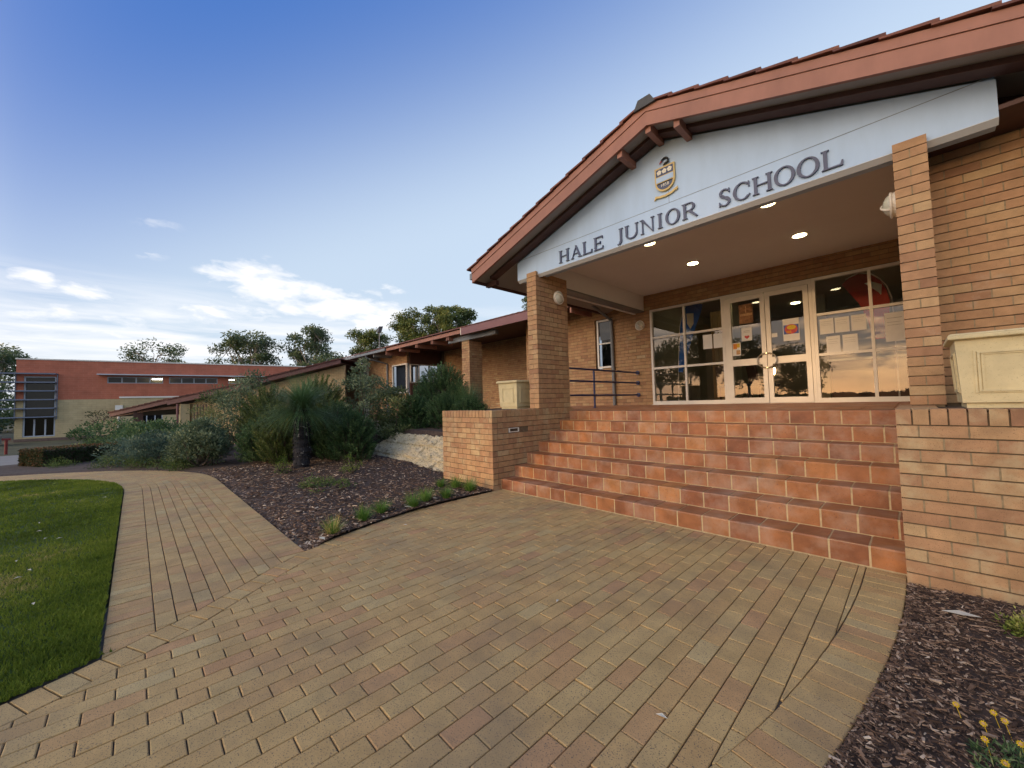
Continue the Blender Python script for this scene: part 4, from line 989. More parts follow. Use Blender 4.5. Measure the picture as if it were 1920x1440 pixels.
# eaves: maroon board over the porch, pink fascia with paired brackets, then a gutter
m = MB(); m.box(-6.92,4.40,3.945,-2.2,4.45,4.215); m.build('fascia', M['maroon'], wb)
m = MB(); m.box(-6.955,4.40,3.945,-6.92,4.46,4.215); m.build('fascia_end', M['cream'], wb)
m = MB(); m.box(-13.05,YE-.04,4.03,-6.96,YE,4.17); m.build('fascia', M['barge'], wb)
m = MB(); m.box(-2.19,YE-.04,4.04,-1.24,YE,4.16); m.build('fascia', M['barge'], wb)
for X in (-11.75,-10.3,-9.05,-7.95,-1.93):
    for dx in ((-.09,.03) if X < -3 else (0,)):
        m = MB(); m.box(X+dx,YE+.001,3.88,X+dx+.05,5.5,4.03); m.build('bracket', M['barge'], wb)
m = MB(); m.box(-13.10,YE-.04,3.84,-13.05,5.5,4.12); m.build('bracket', M['barge'], wb)
m = MB(); m.box(-19.5,YE-.12,4.05,-13.06,YE+.0,4.17); m.build('gutter', M['grey'], wb)
m = MB(); m.box(-1.30,YE-.10,3.98,-1.16,YE+.0,4.17); m.build('gutter', M['grey'], wb)
for X in (-14.6,-16.2,-17.8):
    m = MB(); m.box(X,YE+.01,3.90,X+.07,5.5,4.05); m.build('rafter', M['soffit'], wb)
m = MB(); m.tube([(-15.3,YE-.06,4.06),(-15.3,YE-.06,3.92),(-14.95,5.44,3.62),(-14.93,5.44,.5)], .05, .05, 8); m.build('downpipe', M['grey'], wb)
m = MB(); m.box(-20,YE+.002,4.175,-1.0,8.2,4.20); m.build('soffit', M['darkwood'], wb)
def tiled(mb, xa, xb, y0, z0, n, pitch, st=.32):
    """tile courses climbing in +Y, each a rolled profile along X"""
    for k in range(n):
        ya, yb = y0+k*st, y0+(k+1)*st+.04; za, zb = z0+k*st*pitch+.03, z0+(k+1)*st*pitch+.0
        nx = int((xb-xa)/.075); pr_ = None
        for i in range(nx+1):
            X = xa+(xb-xa)*i/nx; h = .020*abs(math.sin(math.pi*i/4)); c = ((X,ya,za+h),(X,yb,zb+h),(X,ya,za-.03))
            if pr_: 
                t = .5+.4*noise.noise((int(X/.3)*1.7,k*2.3,1)); mb.poly([pr_[0],c[0],c[1],pr_[1]],t); mb.poly([pr_[2],c[2],c[0],pr_[0]],t*.7)
            pr_ = c
m = MB(); tiled(m, -20, -1.25, YE-.10, 4.20, 5, .33); m.poly([(-20,YE+1.5,4.72),(-1.2,YE+1.5,4.72),(-1.2,9,3.9),(-20,9,3.9)]); m.build('roof', M['rooftile'], wb)
fl = thing('floodlight', (-15.34,5.2,4.6), 'small dark floodlight on a thin pole above the wing roof', 'floodlight')
m = MB(); m.tube([(-15.34,5.2,4.5),(-15.34,5.2,5.45)], .025, .025, 6); m.build('pole', M['soffit'], fl)
m = MB(); m.hexa([(-15.48,5.1,5.36),(-15.27,5.1,5.36),(-15.27,5.28,5.35),(-15.48,5.28,5.35)],[(-15.42,5.06,5.50),(-15.05,5.06,5.63),(-15.05,5.28,5.66),(-15.42,5.28,5.53)]); m.build('lamp_head', M['grey'], fl)

# lower roofs beyond, raking down to the left
vb = thing('lower_block', (-20,1,0), 'low cream and brick block with maroon raking roof edges down the slope', 'building')
M['maroondark'] = plain('darkened_maroon_paint', (.105,.042,.042), .6, .12, 2)  # the wing's maroon, darkened to offset the low sun on these boards
M['rooftile_far'] = toned('darkened_roof_tile', [(0,(.06,.022,.020)),(.5,(.10,.036,.030)),(1,(.15,.06,.045))], .7, 4, .3, None, .2, 40)  # roof tile tones taken darker because these faces catch the sun too brightly
def rake(A, B, hgt, nm):
    A, B = Vector(A), Vector(B); m = MB(); dn = Vector((0,0,-hgt)); bk = Vector((-.72,.69,0)); 
    m.hexa([A+dn,B+dn,B+dn+bk*.05,A+dn+bk*.05],[A,B,B+bk*.05,A+bk*.05]); m.build('barge_board', M['maroondark'], vb)
    m = MB(); n = max(6,int((B-A).length/.42)); d = (B-A)/n
    for i in range(n):
        a, b = A+d*i, A+d*(i+1.12); u = Vector((0,0,.02)); w = Vector((0,0,.075)); f = -bk*.05; bb = bk*7
        m.hexa([b+f,a+f,a+bb,b+bb],[b+f+w,a+f+w*.55,a+bb+w*.55,b+bb+w],tn())
    m.build('roof', M['rooftile_far'], vb)
    m = MB(); m.hexa([A+dn+bk*.06,B+dn+bk*.06,B+dn+bk*7,A+dn+bk*7],[A+dn+bk*.06+Vector((0,0,.03)),B+dn+bk*.06+Vector((0,0,.03)),B+dn+bk*7+Vector((0,0,.03)),A+dn+bk*7+Vector((0,0,.03))]); m.build('soffit', M['darkwood'], vb)
A1 = Vector((-15.9,3.35,3.86)); B1 = Vector((-18.93,-.085,2.80)); A2 = B1; B2 = Vector((-23.24,-3.05,1.99)); A3 = Vector((-23.20,-3.00,2.07)); B3 = Vector((-26.86,-5.32,1.37))
rake(A1,B1,.22,'a'); rake(A2+Vector((-.08,.07,-.02)),B2,.27,'b'); rake(A3+Vector((-.1,.1,0)),B3,.22,'c')
m = MB(); bk = Vector((-.72,.69,0)); P0, P1 = A1+bk*.5, A2+bk*.5; P2 = Vector((-22.5,-2.5,0))+bk*.5
for a,b,za,zb in ((P0,P1,3.6,2.5),(P1,P2,2.5,1.78)):
    m.hexa([(a.x,a.y,-.6),(b.x,b.y,-.9),(b.x+bk.x*.15,b.y+bk.y*.15,-.9),(a.x+bk.x*.15,a.y+bk.y*.15,-.6)],[(a.x,a.y,za),(b.x,b.y,zb),(b.x+bk.x*.15,b.y+bk.y*.15,zb),(a.x+bk.x*.15,a.y+bk.y*.15,za)])
m.build('wall', block('cream_brick',(.40,.28,.14),(.45,.33,.17),(.22,.17,.10),.24,.09,(.75,.66)), vb)
m = MB(); q = P2+Vector((.25,.18,0))-bk*.1
m.box(q.x-.5,q.y-.5,-.9,q.x-.1,q.y-.1,1.75); m.build('pillar', plain('cream_render',(.58,.46,.26),.85), vb)
m = MB(); m.tube([(q.x-.05,q.y-.62,1.75),(q.x-.05,q.y-.62,-.7)], .05, .05, 8); m.build('downpipe', M['maroon'], vb)
m = MB()
for i in range(5): m.box(-22.0+i*.13,-2.05+i*.11,-.6,-21.92+i*.13,-1.97+i*.11,1.7)
m.build('screen', plain('brown_screen',(.18,.11,.08),.8), vb)
m = MB(); m.box(-25.95,-4.35,-.8,-25.55,-3.95,1.55); m.build('post', M['darkwood'], vb)
m = MB(); m.beam((-25.75,-4.15,1.45),(-23.2,-2.4,1.60),.1,.14); m.beam((-26.5,-4.95,1.22),(-24.9,-3.6,1.5),.08,.12); m.build('beam', M['darkwood'], vb)

# ================================================================== THE TWO-TONE HALL (far left)
hb = thing('hall_building', (-48,-6,-.8), 'large two tone hall, red brick above cream, at the far left', 'building')
hx, hy = .15613, .98774; hp = (-49.447,-11.769); nx, ny = .98774, -.15613
def HP(u, z, o=0): return (hp[0]+hx*u+nx*o, hp[1]+hy*u+ny*o, z)
def hbox(mb, u0, z0, u1, z1, o0, o1, t=.5): mb.hexa([HP(u0,z0,o1),HP(u1,z0,o1),HP(u1,z0,o0),HP(u0,z0,o0)],[HP(u0,z1,o1),HP(u1,z1,o1),HP(u1,z1,o0),HP(u0,z1,o0)],t)
redm = block('red_brick',(.42,.13,.075),(.46,.145,.085),(.50,.23,.16),.6,.2,(hx,hy)); crm = block('cream_block',(.47,.375,.21),(.51,.41,.235),(.33,.26,.14),.6,.2,(hx,hy))
def cut(mb, u0, u1, z0, z1, holes):
    us = sorted({u0,u1,*[h[0] for h in holes],*[h[2] for h in holes]}); zs = sorted({z0,z1,*[h[1] for h in holes],*[h[3] for h in holes]})
    us = [u for u in us if u0 <= u <= u1]; zs = [z for z in zs if z0 <= z <= z1]
    for a,b in zip(us,us[1:]):
        for c,d in zip(zs,zs[1:]):
            if not any(h[0] <= (a+b)/2 <= h[2] and h[1] <= (c+d)/2 <= h[3] for h in holes): hbox(mb,a,c,b,d,-.3,0)
WN = [(5.61,4.17,9.61,4.80),(10.05,4.17,13.99,4.80),(14.92,4.17,18.46,4.80)]; TW = (.46,-.58,2.37,4.75)
m = MB(); cut(m, 0, 26, 2.66, 6.22, WN+[TW]); m.build('upper_wall', redm, hb)
m = MB(); cut(m, .0, 26, -.72, 2.66, [TW]); m.build('lower_wall', crm, hb)
m = MB(); hbox(m, -.02,-1.4, 26,-.72,-.3,.02); m.build('plinth', plain('plinth_brick',(.16,.11,.09),.9,.3,8), hb)
m = MB(); hbox(m, -.05,6.22,26,6.33,-.4,.06); m.build('parapet_cap', M['frame'], hb)
m = MB(); hbox(m, 0,-1.4,26,6.2,-9,-.9); m.build('window_backing', plain('hall_inner',(.12,.10,.05),.9), hb)
m = MB(); m.poly([HP(0,-.72,-.3),HP(0,-.72,-9),HP(0,6.22,-9),HP(0,6.22,-.3)]); m.build('side_wall', redm, hb)
def hwin(u0,z0,u1,z1,n,f=.07):
    m = MB(); hbox(m,u0,z0,u1,z0+f,-.12,-.04); hbox(m,u0,z1-f,u1,z1,-.12,-.04); hbox(m,u0,z0+f,u0+f,z1-f,-.12,-.04); hbox(m,u1-f,z0+f,u1,z1-f,-.12,-.04)
    for i in range(1,n): c = u0+(u1-u0)*i/n; hbox(m,c-f*.6,z0+f,c+f*.6,z1-f,-.12,-.05)
    w = m.build('window', plain('frame_grey',(.36,.40,.46),.5), hb); g = MB(); g.poly([HP(u0,z0,-.09),HP(u1,z0,-.09),HP(u1,z1,-.09),HP(u0,z1,-.09)]); g.build('pane', M['glass2'], w)
for a in WN: hwin(*a,4)
hwin(*TW,1,.10)
m = MB()
for u in (1.07,1.72): hbox(m,u,-.5,u+.10,.95,-.12,-.03)
m.build('mullion', plain('frame_grey',(.36,.40,.46),.5), hb)
m = MB(); hbox(m,.5,-.5,2.3,4.7,-.6,-.55); m.build('curtain', M['curtain'], hb)
m = MB(); hbox(m,5.05,4.93,26,5.02,0,.75); m.build('awning', plain('awning_metal',(.50,.54,.60),.4,.05), hb)
for i in range(6):
    z = 4.97-i*.763; m = MB(); hbox(m,-4.2,z-.05,2.46,z+.05,.08,.62); m.build('sunshade', plain('sunshade_metal',(.15,.18,.25),.4,.05), hb)
m = MB()
for u in (-.02,2.42): hbox(m,u,.9,u+.06,5.0,.02,.12)
m.build('sunshade_post', plain('sunshade_metal',(.16,.19,.25),.4,.05), hb)
lm = emit('lit_fluorescent', (1,.9,.7), 5.0)
for u,l in ((9.15,.42),(15.15,.30)): 
    m = MB(); hbox(m,u-l,4.58,u+l,4.66,-.5,-.35); m.build('ceiling_lamp', lm, hb)
# single-storey cream block in front, with its glazed doors and white box
m = MB(); cut(m, 6.72, 14, -.9, 2.72, [(7.75,-.75,9.75,1.15)]); m2 = MB()
for f in range(0,len(m.v)): m.v[f] = (m.v[f][0]+nx*1.2, m.v[f][1]+ny*1.2, m.v[f][2])
m.build('annex_wall', crm, hb)
m = MB(); hbox(m,6.68,2.72,14,2.86,.85,1.28); m.build('annex_cap', M['frame'], hb)
m = MB()
for u in (7.75,8.55,9.15,9.67): hbox(m,u,-.75,u+.08,1.15,1.08,1.16)
hbox(m,7.75,1.07,9.75,1.15,1.07,1.165); hbox(m,7.75,-.75,9.75,-.66,1.07,1.165); d = m.build('glass_door', plain('frame_grey',(.36,.40,.46),.5), hb); g = MB(); g.poly([HP(7.75,-.75,1.1),HP(9.75,-.75,1.1),HP(9.75,1.15,1.1),HP(7.75,1.15,1.1)]); g.build('pane', M['glass2'], d)
m = MB(); hbox(m,7.75,-.75,9.75,1.15,.92,.98); m.build('dark_room', M['black'], hb)  # thin black sheet in place of the unlit space behind the doors
m = MB(); hbox(m,6.45,1.6,6.95,2.05,1.21,1.45); m.build('meter_box', M['frame'], hb)
m = MB(); m.tube([HP(6.66,1.6,1.27),HP(6.66,-.8,1.27)], .09, .09, 8); m.build('downpipe', M['frame'], hb)
# low kerb wall and red stand at the left edge
kw = MB(); kw.box(-46,-16,-.9,-44,-11.9,-.2); tag(kw.build('boundary_wall', M['concrete']), 'low grey wall beyond the path at the left edge', 'wall')
kp = MB(); kp.box(-46,-16,-.2,-43.9,-11.8,-.1)
M['redstand'] = plain('dull_red_paint',(.16,.015,.015),.5)
rs = thing('hose_stand', (-33.5,-9.85,-.95), 'red T shaped stand beside the hedge at the left edge', 'stand')
m = MB(); m.tube([(-33.5,-9.85,-.97),(-33.5,-9.85,-.10)], .065, .065, 8); m.build('post', M['redstand'], rs)
m = MB(); m.box(-33.57,-10.02,-.12,-33.43,-9.68,.0); m.build('crossbar', M['redstand'], rs)

# ================================================================== PLANTS
def G(X,Y): return bedz(X,Y) if Y > yborder(X)+.02 else gz(X)
# grass tree: black stem, a skirt of long arching blades
gt = thing('grass_tree', (-4.88,-1.59,G(-4.88,-1.59)), 'tall grass tree with a black trunk and drooping green skirt in the mulch bed', 'grass tree')
c = Vector((-4.88,-1.59,G(-4.88,-1.59)-.03)); m = MB()
for i in range(14):
    z0, z1 = i*.094, (i+1)*.094; r0 = .155+.012*math.sin(i*2.1)-.01*(i/14); m.tube([c+Vector((0,0,z0)),c+Vector((0,0,z0+.07)),c+Vector((0,0,z1))], r0+.012, r0-.008, 18, R.random(), False)
for _ in range(500):
    a = R.uniform(0,6.283); z = R.uniform(0,1.3); p = c+Vector((.15*math.cos(a),.15*math.sin(a),z)); leaf(m,p,Vector((math.cos(a),math.sin(a),-.6)),.05,.022,R.random())
m.build('trunk', M['stem'], gt)
m = MB(); top = c+Vector((0,0,1.36))
for i in range(2600):
    a = R.uniform(0,6.283); u = R.random(); lean = .1+1.45*u**.65
    L_ = R.uniform(.88,1.28)*(.66 if lean < .5 else 1)
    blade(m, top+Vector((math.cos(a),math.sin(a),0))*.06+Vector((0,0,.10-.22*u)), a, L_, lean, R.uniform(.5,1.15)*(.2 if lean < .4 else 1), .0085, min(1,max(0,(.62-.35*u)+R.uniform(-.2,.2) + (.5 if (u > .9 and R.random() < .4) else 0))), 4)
m.build('skirt', M['grassT'], gt)
g2 = thing('grass_tree', (-4.35,2.9,1.0), 'trunkless grass tree clump with fine spiky blades before the porch pillar', 'grass tree')
m = MB(); c = Vector((-4.2,2.55,1.05))
for i in range(1500):
    a = R.uniform(0,6.283); u = R.random(); blade(m, c+Vector((math.cos(a),math.sin(a),0))*.05, a, R.uniform(.75,1.25), .05+1.35*u, R.uniform(.1,.6), .013, min(1,max(0,.58-.3*u+R.uniform(-.2,.2))), 4)
m.build('skirt', M['grassT'], g2)
N = needle_shrub; Q = leaf_shrub
# dark plumed shrubs above the limestone slope
N('shrub', (-5.15,1.35,.40), .62,.55,1.45, 150, M['needle'], 'dark green plumed shrub spilling over the left end of the limestone slope', tb=-.05)
N('shrub', (-5.35,2.45,.75), 1.05,.8,2.0, 300, M['needle'], 'tallest dark plumed shrub, in front of the porch windows')
N('shrub', (-4.1,1.75,.72), .75,.55,1.05, 160, M['needle'], 'dark needle shrub at the top edge of the limestone slope', tb=-.05)
N('shrub', (-3.2,1.85,.75), .65,.45,.85, 120, M['needle'], 'low dark needle shrub close behind the low brick wall', tb=-.08)
N('shrub', (-5.9,1.0,.35), .38,.35,.72, 70, M['needle'], 'small drooping needle shrub at the foot of the limestone slope', tb=.05)
# masses behind and beside the grass tree
N('shrub', (-4.75,-.55,.10), .85,.55,1.35, 190, M['needle'], 'dark needle shrub just right of the grass tree trunk', tb=-.12)
N('shrub', (-5.6,-.6,.12), .75,.6,1.5, 170, M['needle'], 'dark shrub directly behind the grass tree trunk', tb=-.12)
N('shrub', (-6.35,-1.65,.06), .85,.62,1.55, 230, M['needleY'], 'olive green needle shrub left of the grass tree trunk')
N('shrub', (-7.15,-1.95,.05), .65,.55,1.20, 150, M['needle'], 'upright dark needle shrub at the front left of the mulch bed')
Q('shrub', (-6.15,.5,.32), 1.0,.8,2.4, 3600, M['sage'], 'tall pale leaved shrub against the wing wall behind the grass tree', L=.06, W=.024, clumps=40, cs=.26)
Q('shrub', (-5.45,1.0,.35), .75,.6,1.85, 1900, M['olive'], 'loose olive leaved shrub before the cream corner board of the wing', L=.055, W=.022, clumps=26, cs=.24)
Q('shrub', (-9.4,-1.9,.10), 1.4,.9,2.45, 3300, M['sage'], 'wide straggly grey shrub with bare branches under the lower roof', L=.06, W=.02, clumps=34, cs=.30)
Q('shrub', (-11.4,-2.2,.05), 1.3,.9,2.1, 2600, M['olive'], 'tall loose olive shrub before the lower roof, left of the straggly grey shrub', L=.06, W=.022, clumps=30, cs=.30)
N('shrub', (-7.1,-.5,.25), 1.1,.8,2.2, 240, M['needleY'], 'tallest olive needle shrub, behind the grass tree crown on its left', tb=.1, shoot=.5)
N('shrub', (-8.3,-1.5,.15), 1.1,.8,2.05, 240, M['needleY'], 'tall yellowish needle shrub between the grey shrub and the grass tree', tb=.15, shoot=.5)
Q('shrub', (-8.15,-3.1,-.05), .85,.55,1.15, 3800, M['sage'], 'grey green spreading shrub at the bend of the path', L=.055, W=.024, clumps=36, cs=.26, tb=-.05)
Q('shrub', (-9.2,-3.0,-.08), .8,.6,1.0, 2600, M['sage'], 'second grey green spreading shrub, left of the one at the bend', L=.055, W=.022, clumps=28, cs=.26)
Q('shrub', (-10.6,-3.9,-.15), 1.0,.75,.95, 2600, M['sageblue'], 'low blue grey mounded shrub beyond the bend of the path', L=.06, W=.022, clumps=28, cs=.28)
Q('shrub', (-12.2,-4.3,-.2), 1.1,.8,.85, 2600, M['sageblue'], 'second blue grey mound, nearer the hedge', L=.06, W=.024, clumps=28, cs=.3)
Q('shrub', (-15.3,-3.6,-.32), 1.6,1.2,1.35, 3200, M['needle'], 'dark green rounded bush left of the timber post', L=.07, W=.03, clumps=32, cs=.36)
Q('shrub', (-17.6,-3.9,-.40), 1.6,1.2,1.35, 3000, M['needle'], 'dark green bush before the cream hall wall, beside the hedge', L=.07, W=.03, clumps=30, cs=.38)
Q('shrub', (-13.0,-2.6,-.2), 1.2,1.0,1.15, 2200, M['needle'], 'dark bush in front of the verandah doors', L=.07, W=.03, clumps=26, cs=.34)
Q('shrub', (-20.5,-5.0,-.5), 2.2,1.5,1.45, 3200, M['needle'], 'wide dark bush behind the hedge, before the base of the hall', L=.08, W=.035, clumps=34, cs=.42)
Q('shrub', (-84,-19.5,-1), 9,4.5,7.0, 5200, M['gumdark'], 'tall dark screen of bushes behind the sunshades at the left edge', L=.36, W=.15, clumps=60, cs=1.5)
Q('shrub', (-66,-26,-1), 7,5,6.0, 3600, M['gumdark'], 'dark bushes further off beyond the left edge screen', L=.28, W=.11, clumps=40, cs=1.3)
lowp = [(-9.1,-3.72,.55,.26,'low green ground cover plant edging the bend of the path'),(-10.1,-4.15,.6,.28,'low ground cover clump left of the bend plant'),(-11.2,-4.75,.65,.30,'low yellowish ground cover clump along the far path edge'),(-13.9,-5.95,.55,.22,'small ground cover clump by the end of the hedge'),(-8.2,-3.45,.4,.22,'small ground cover clump under the grey green shrub')]
for X,Y,r,h,l in lowp: Q('ground_cover_plant', (X,Y,gz(X)), r,r*.6,h, 1100, M['low'], l, 'ground cover', 'low plants along the path', L=.045, W=.016, clumps=18, cs=.2, stems=3)
# clipped hedge with a russet top
hd = thing('hedge', (-16.3,-6.6,gz(-16.3)), 'clipped box hedge with a russet top beside the far path', 'hedge')
m = MB()
K0 = Vector((-14.55,-6.38,0)); E1 = Vector((-.76,.65,0)); E2 = Vector((-.94,-.34,0)); HH = .56
for i in range(11000):
    f = R.randrange(3)
    if f == 0: u, v, z = R.random()*4.2, 0, R.random()*HH
    elif f == 1: u, v, z = R.random()*4.2, R.random()*2.1, HH+R.uniform(-.03,.03)
    else: u, v, z = 0, R.random()*2.1, R.random()*HH
    p = K0+E1*u+E2*v; bl_ = .06*noise.noise((u*3,v*3,z*4)); p = p+(E1*-1-E2)*bl_
    t = (.70+R.uniform(-.25,.3)) if f == 1 else ((.45+.5*R.random()) if f == 2 and R.random() < .6 else .08+.38*R.random())
    leaf(m, Vector((p.x,p.y,gz(p.x)+z+R.uniform(-.02,.02))), rv()+Vector((0,0,.4)), .06, .035, min(1,t))
m.build('foliage', M['hedge'], hd)
m = MB(); q = [K0+E1*.05+E2*.05,K0+E1*4.2+E2*.05,K0+E1*4.2+E2*2.1,K0+E1*.05+E2*2.1]
m.hexa([(p.x,p.y,gz(p.x)) for p in q],[(p.x,p.y,gz(p.x)+HH-.03) for p in q]); m.build('inner_stems', M['soil'], hd)
# tufts along the edge of the forecourt
TF = [(.255,-2.72,.17,.33,'yellowing grass tuft nearest the corner of the mulch bed'),(.03,-2.28,.17,.0,'second green grass tuft along the forecourt edge, counting from the path'),(-.12,-1.98,.16,.0,'round green grass tuft between the second and the leaning one'),(-.035,-1.58,.19,.05,'grass tuft beside the white stone at the forecourt edge'),(-.20,-1.28,.18,.1,'upright bright grass tuft in the middle of the row'),(-.10,-1.00,.17,.0,'grass tuft just before the low brick wall'),(-.80,-.62,.14,-.1,'small dark grass tuft at the foot of the limestone slope'),(-.58,-.48,.19,.05,'grass tuft against the front of the low brick wall'),(-.24,-.45,.20,.1,'grass tuft at the front corner of the low brick wall')]
for X,Y,L_,tb,l in TF: tuft('grass_tuft', (X,Y,bedz(X,Y)), 300, L_*1.38, M['tuft'], l, 'grass tufts along the forecourt edge', .006, 1.0, tb)
def sprig(X,Y,h,n,r,l,m_='lime_leaf'):
    Q('weed', (X,Y,bedz(X,Y)), r,r,h, n, M[m_], l, 'plant', None, L=.035, W=.014, clumps=14, cs=.08, stems=7)
sprig(-4.45,-2.08,.34,420,.18,'bright green weed beside the grass tree'); sprig(-3.15,-1.15,.33,420,.20,'bright green weed at the left foot of the limestone slope')
for X,Y,r,l in ((-2.55,-2.0,.28,'sparse low weed left of the spreading weed in the mulch bed'),(-2.0,-1.95,.32,'spreading low weed in the middle of the mulch bed')): Q('weed', (X,Y,bedz(X,Y)), r,r,.13, 420, M['low'], l, 'plant', 'low weeds in the mulch bed', L=.045, W=.017, clumps=16, cs=.10, stems=5, tb=.2)
Q('shrub', (5.33,-.62,0), .30,.22,.17, 2600, M['varieg'], 'small cream and green variegated plant at the foot of the right wall', L=.024, W=.011, clumps=40, cs=.07, stems=6)
dz = thing('daisy_plant', (4.97,-1.95,0), 'dark leaved plant with yellow daisies in the right bark bed', 'plant'); m = MB()
c = Vector((4.985,-1.98,.01))
for i in range(900):
    a = R.uniform(0,6.283); q = R.random()**.6*.16; p = c+Vector((q*math.cos(a),q*math.sin(a),R.random()*.085*(1-q/.2))); leaf(m, p, rv()+Vector((math.cos(a)*.5,math.sin(a)*.5,.5)), .035, .006, R.random())
m.build('foliage', M['needle'], dz)
for px,py,h in ((4.80,-1.74,.10),(4.87,-1.80,.09),(4.905,-1.70,.10),(4.93,-1.745,.11),(4.865,-1.93,.11),(4.955,-1.88,.12),(4.905,-2.02,.10),(5.03,-1.86,.10)):
    o = Vector((px,py,h*.62)); m = MB(); nn = Vector((R.uniform(-.3,.2),R.uniform(-1.1,-.6),.7)).normalized(); s = nn.orthogonal().normalized(); u = nn.cross(s)
    m.tube([Vector((px+.015,py-.02,.01)),o-nn*.003], .0014, .0012, 5, .2)
    for k in range(10):
        a = k*.6283; d = s*math.cos(a)+u*math.sin(a); e = s*-math.sin(a)+u*math.cos(a); m.poly([o,o+d*.007+e*.0032,o+d*.0125,o+d*.007-e*.0032],R.random())
    f = m.build('flower', M['petal'], dz); m = MB(); m.tube([o-nn*.001,o+nn*.0035], .006, .004, 10); m.build('flower_centre', M['tan'], f)
def fallen(X,Y,z,L_,a,label,group,nm='fallen_leaf',cat='leaf'):
    m = MB(); d = Vector((math.cos(a),math.sin(a),0)); s = Vector((-d.y,d.x,0)); p = Vector((X,Y,z)); u = Vector((0,0,1))
    A = [p-d*L_/2,p-s*L_*.17,p+d*L_/2,p+s*L_*.17]; A[1] = A[1]+u*.006; A[3] = A[3]+u*.008; m.hexa(A,[q+u*.0015 for q in A]); tag(m.build(nm, M['roughleaf']), label, cat, group)
for X,Y,a in ((-3.0,-5.14,.3),(-2.47,-5.08,1.2),(-1.88,-4.87,2.0),(-.75,-4.94,.6),(-.57,-4.98,1.9),(.24,-4.80,.2),(-1.99,-4.98,2.6),(-4.45,-4.62,1.0),(-1.18,-5.07,.1)): fallen(X,Y,gz(X)+.034,.05,a,'pale fallen leaf lying on the lawn','fallen leaves on the lawn')
fallen(.53,-2.0,.004,.05,.7,'small brown nut shell lying on the pavers near the grass tufts',None,'seed_pod','seed pod')
fallen(2.93,-2.14,.004,.045,1.9,'pale dropping of leaf on the pavers before the middle of the steps',None)
fallen(3.9,-2.6,.004,.05,.2,'curled dry leaf on the pavers near the right edge course',None)
fallen(4.87,-.62,.035,.17,.25,'long dry yellow leaf in the bark by the right wall',None)
fallen(-.02,-1.66,.05,.12,.4,'white stone chip beside the grass tufts',None,'stone','stone')
fallen(.35,-2.86,.03,.14,.1,'white stone flake at the corner of the mulch bed',None,'stone','stone')

# ================================================================== TREES
TB = 'trees behind the buildings'
tree('gum_tree', (-69,-2.3,-1), 12.6, (4.0,4.0,3.4), M['gumdark'], 'thin gum tree with a bare limb rising behind the red brick hall', TB, 2600, .34, .12, 24, .20, .3, seed=3, bare=6)
tree('gum_tree', (-53.0,5.9,-1), 12.4, (4.0,4.0,3.4), M['gumdark'], 'broad grey green gum tree beyond the right end of the hall roof', TB, 5200, .32, .11, 34, .17, .3, seed=5)
tree('gum_tree', (-48.6,11.4,-1), 13.4, (3.2,3.2,3.6), M['gumdark'], 'taller open gum tree just right of the broad one', TB, 4200, .32, .11, 30, .17, .3, seed=8)
tree('gum_tree', (-30.4,16.2,0), 11.2, (2.3,2.3,2.2), M['gum'], 'sunlit olive gum tree above the middle of the wing roof', TB, 6500, .22, .08, 34, .19, .22, seed=13)
tree('gum_tree', (-27.6,18.3,0), 11.6, (2.6,2.6,1.9), M['gum'], 'rounded sunlit gum tree above the porch end of the wing roof', TB, 7500, .22, .08, 34, .21, .22, seed=21)
tree('gum_tree', (-34.2,13.2,0), 9.3, (2.3,2.3,1.6), M['gum'], 'low sunlit tree behind the floodlight pole', TB, 4200, .22, .08, 26, .20, .2, seed=34)
tree('gum_tree', (-38.8,12.2,0), 7.2, (4.2,4.2,1.4), M['gumdark'], 'low dark tree line seen over the far end of the wing roof', TB, 3600, .25, .09, 26, .22, .2, seed=35)
tree('gum_tree', (-22.2,24.8,0), 12.6, (1.0,1.0,1.2), M['gumdark'], 'small tree top showing beside the left brick pillar', TB, 900, .2, .08, 12, .24, .15, seed=36)
tree('gum_tree', (-15.6,23.2,0), 11.9, (1.5,1.5,1.5), M['gumdark'], 'tree glimpsed between the left pillar and the porch beam', TB, 1300, .2, .08, 14, .24, .15, seed=37)
tree('dark_tree', (-92,-20.5,-1), 13.6, (4.6,4.6,4.6), M['gumdark'], 'dark tree cut by the left edge of the picture', TB, 3800, .42, .16, 26, .24, .35, seed=41, fork=.3)
for X,Y,h,r,sd,l in ((-62,-17.5,5.5,3.6,43,'dark low tree under the sunshades at the left edge'),(-70,-23,5,4,44,'second dark low tree at the left edge, further away')):
    tree('dark_tree', (X,Y,-1), h, (r,r,2.4), M['gumdark'], l, TB, 3000, .36, .14, 24, .26, .25, seed=sd, fork=.2)
tree('small_tree', (-39.6,-6.2,-.9), 2.75, (1.5,1.5,.85), M['hedge'], 'small thin russet leaved tree against the cream hall wall', None, 230, .16, .05, 16, .22, .05, M['bark'], seed=50)
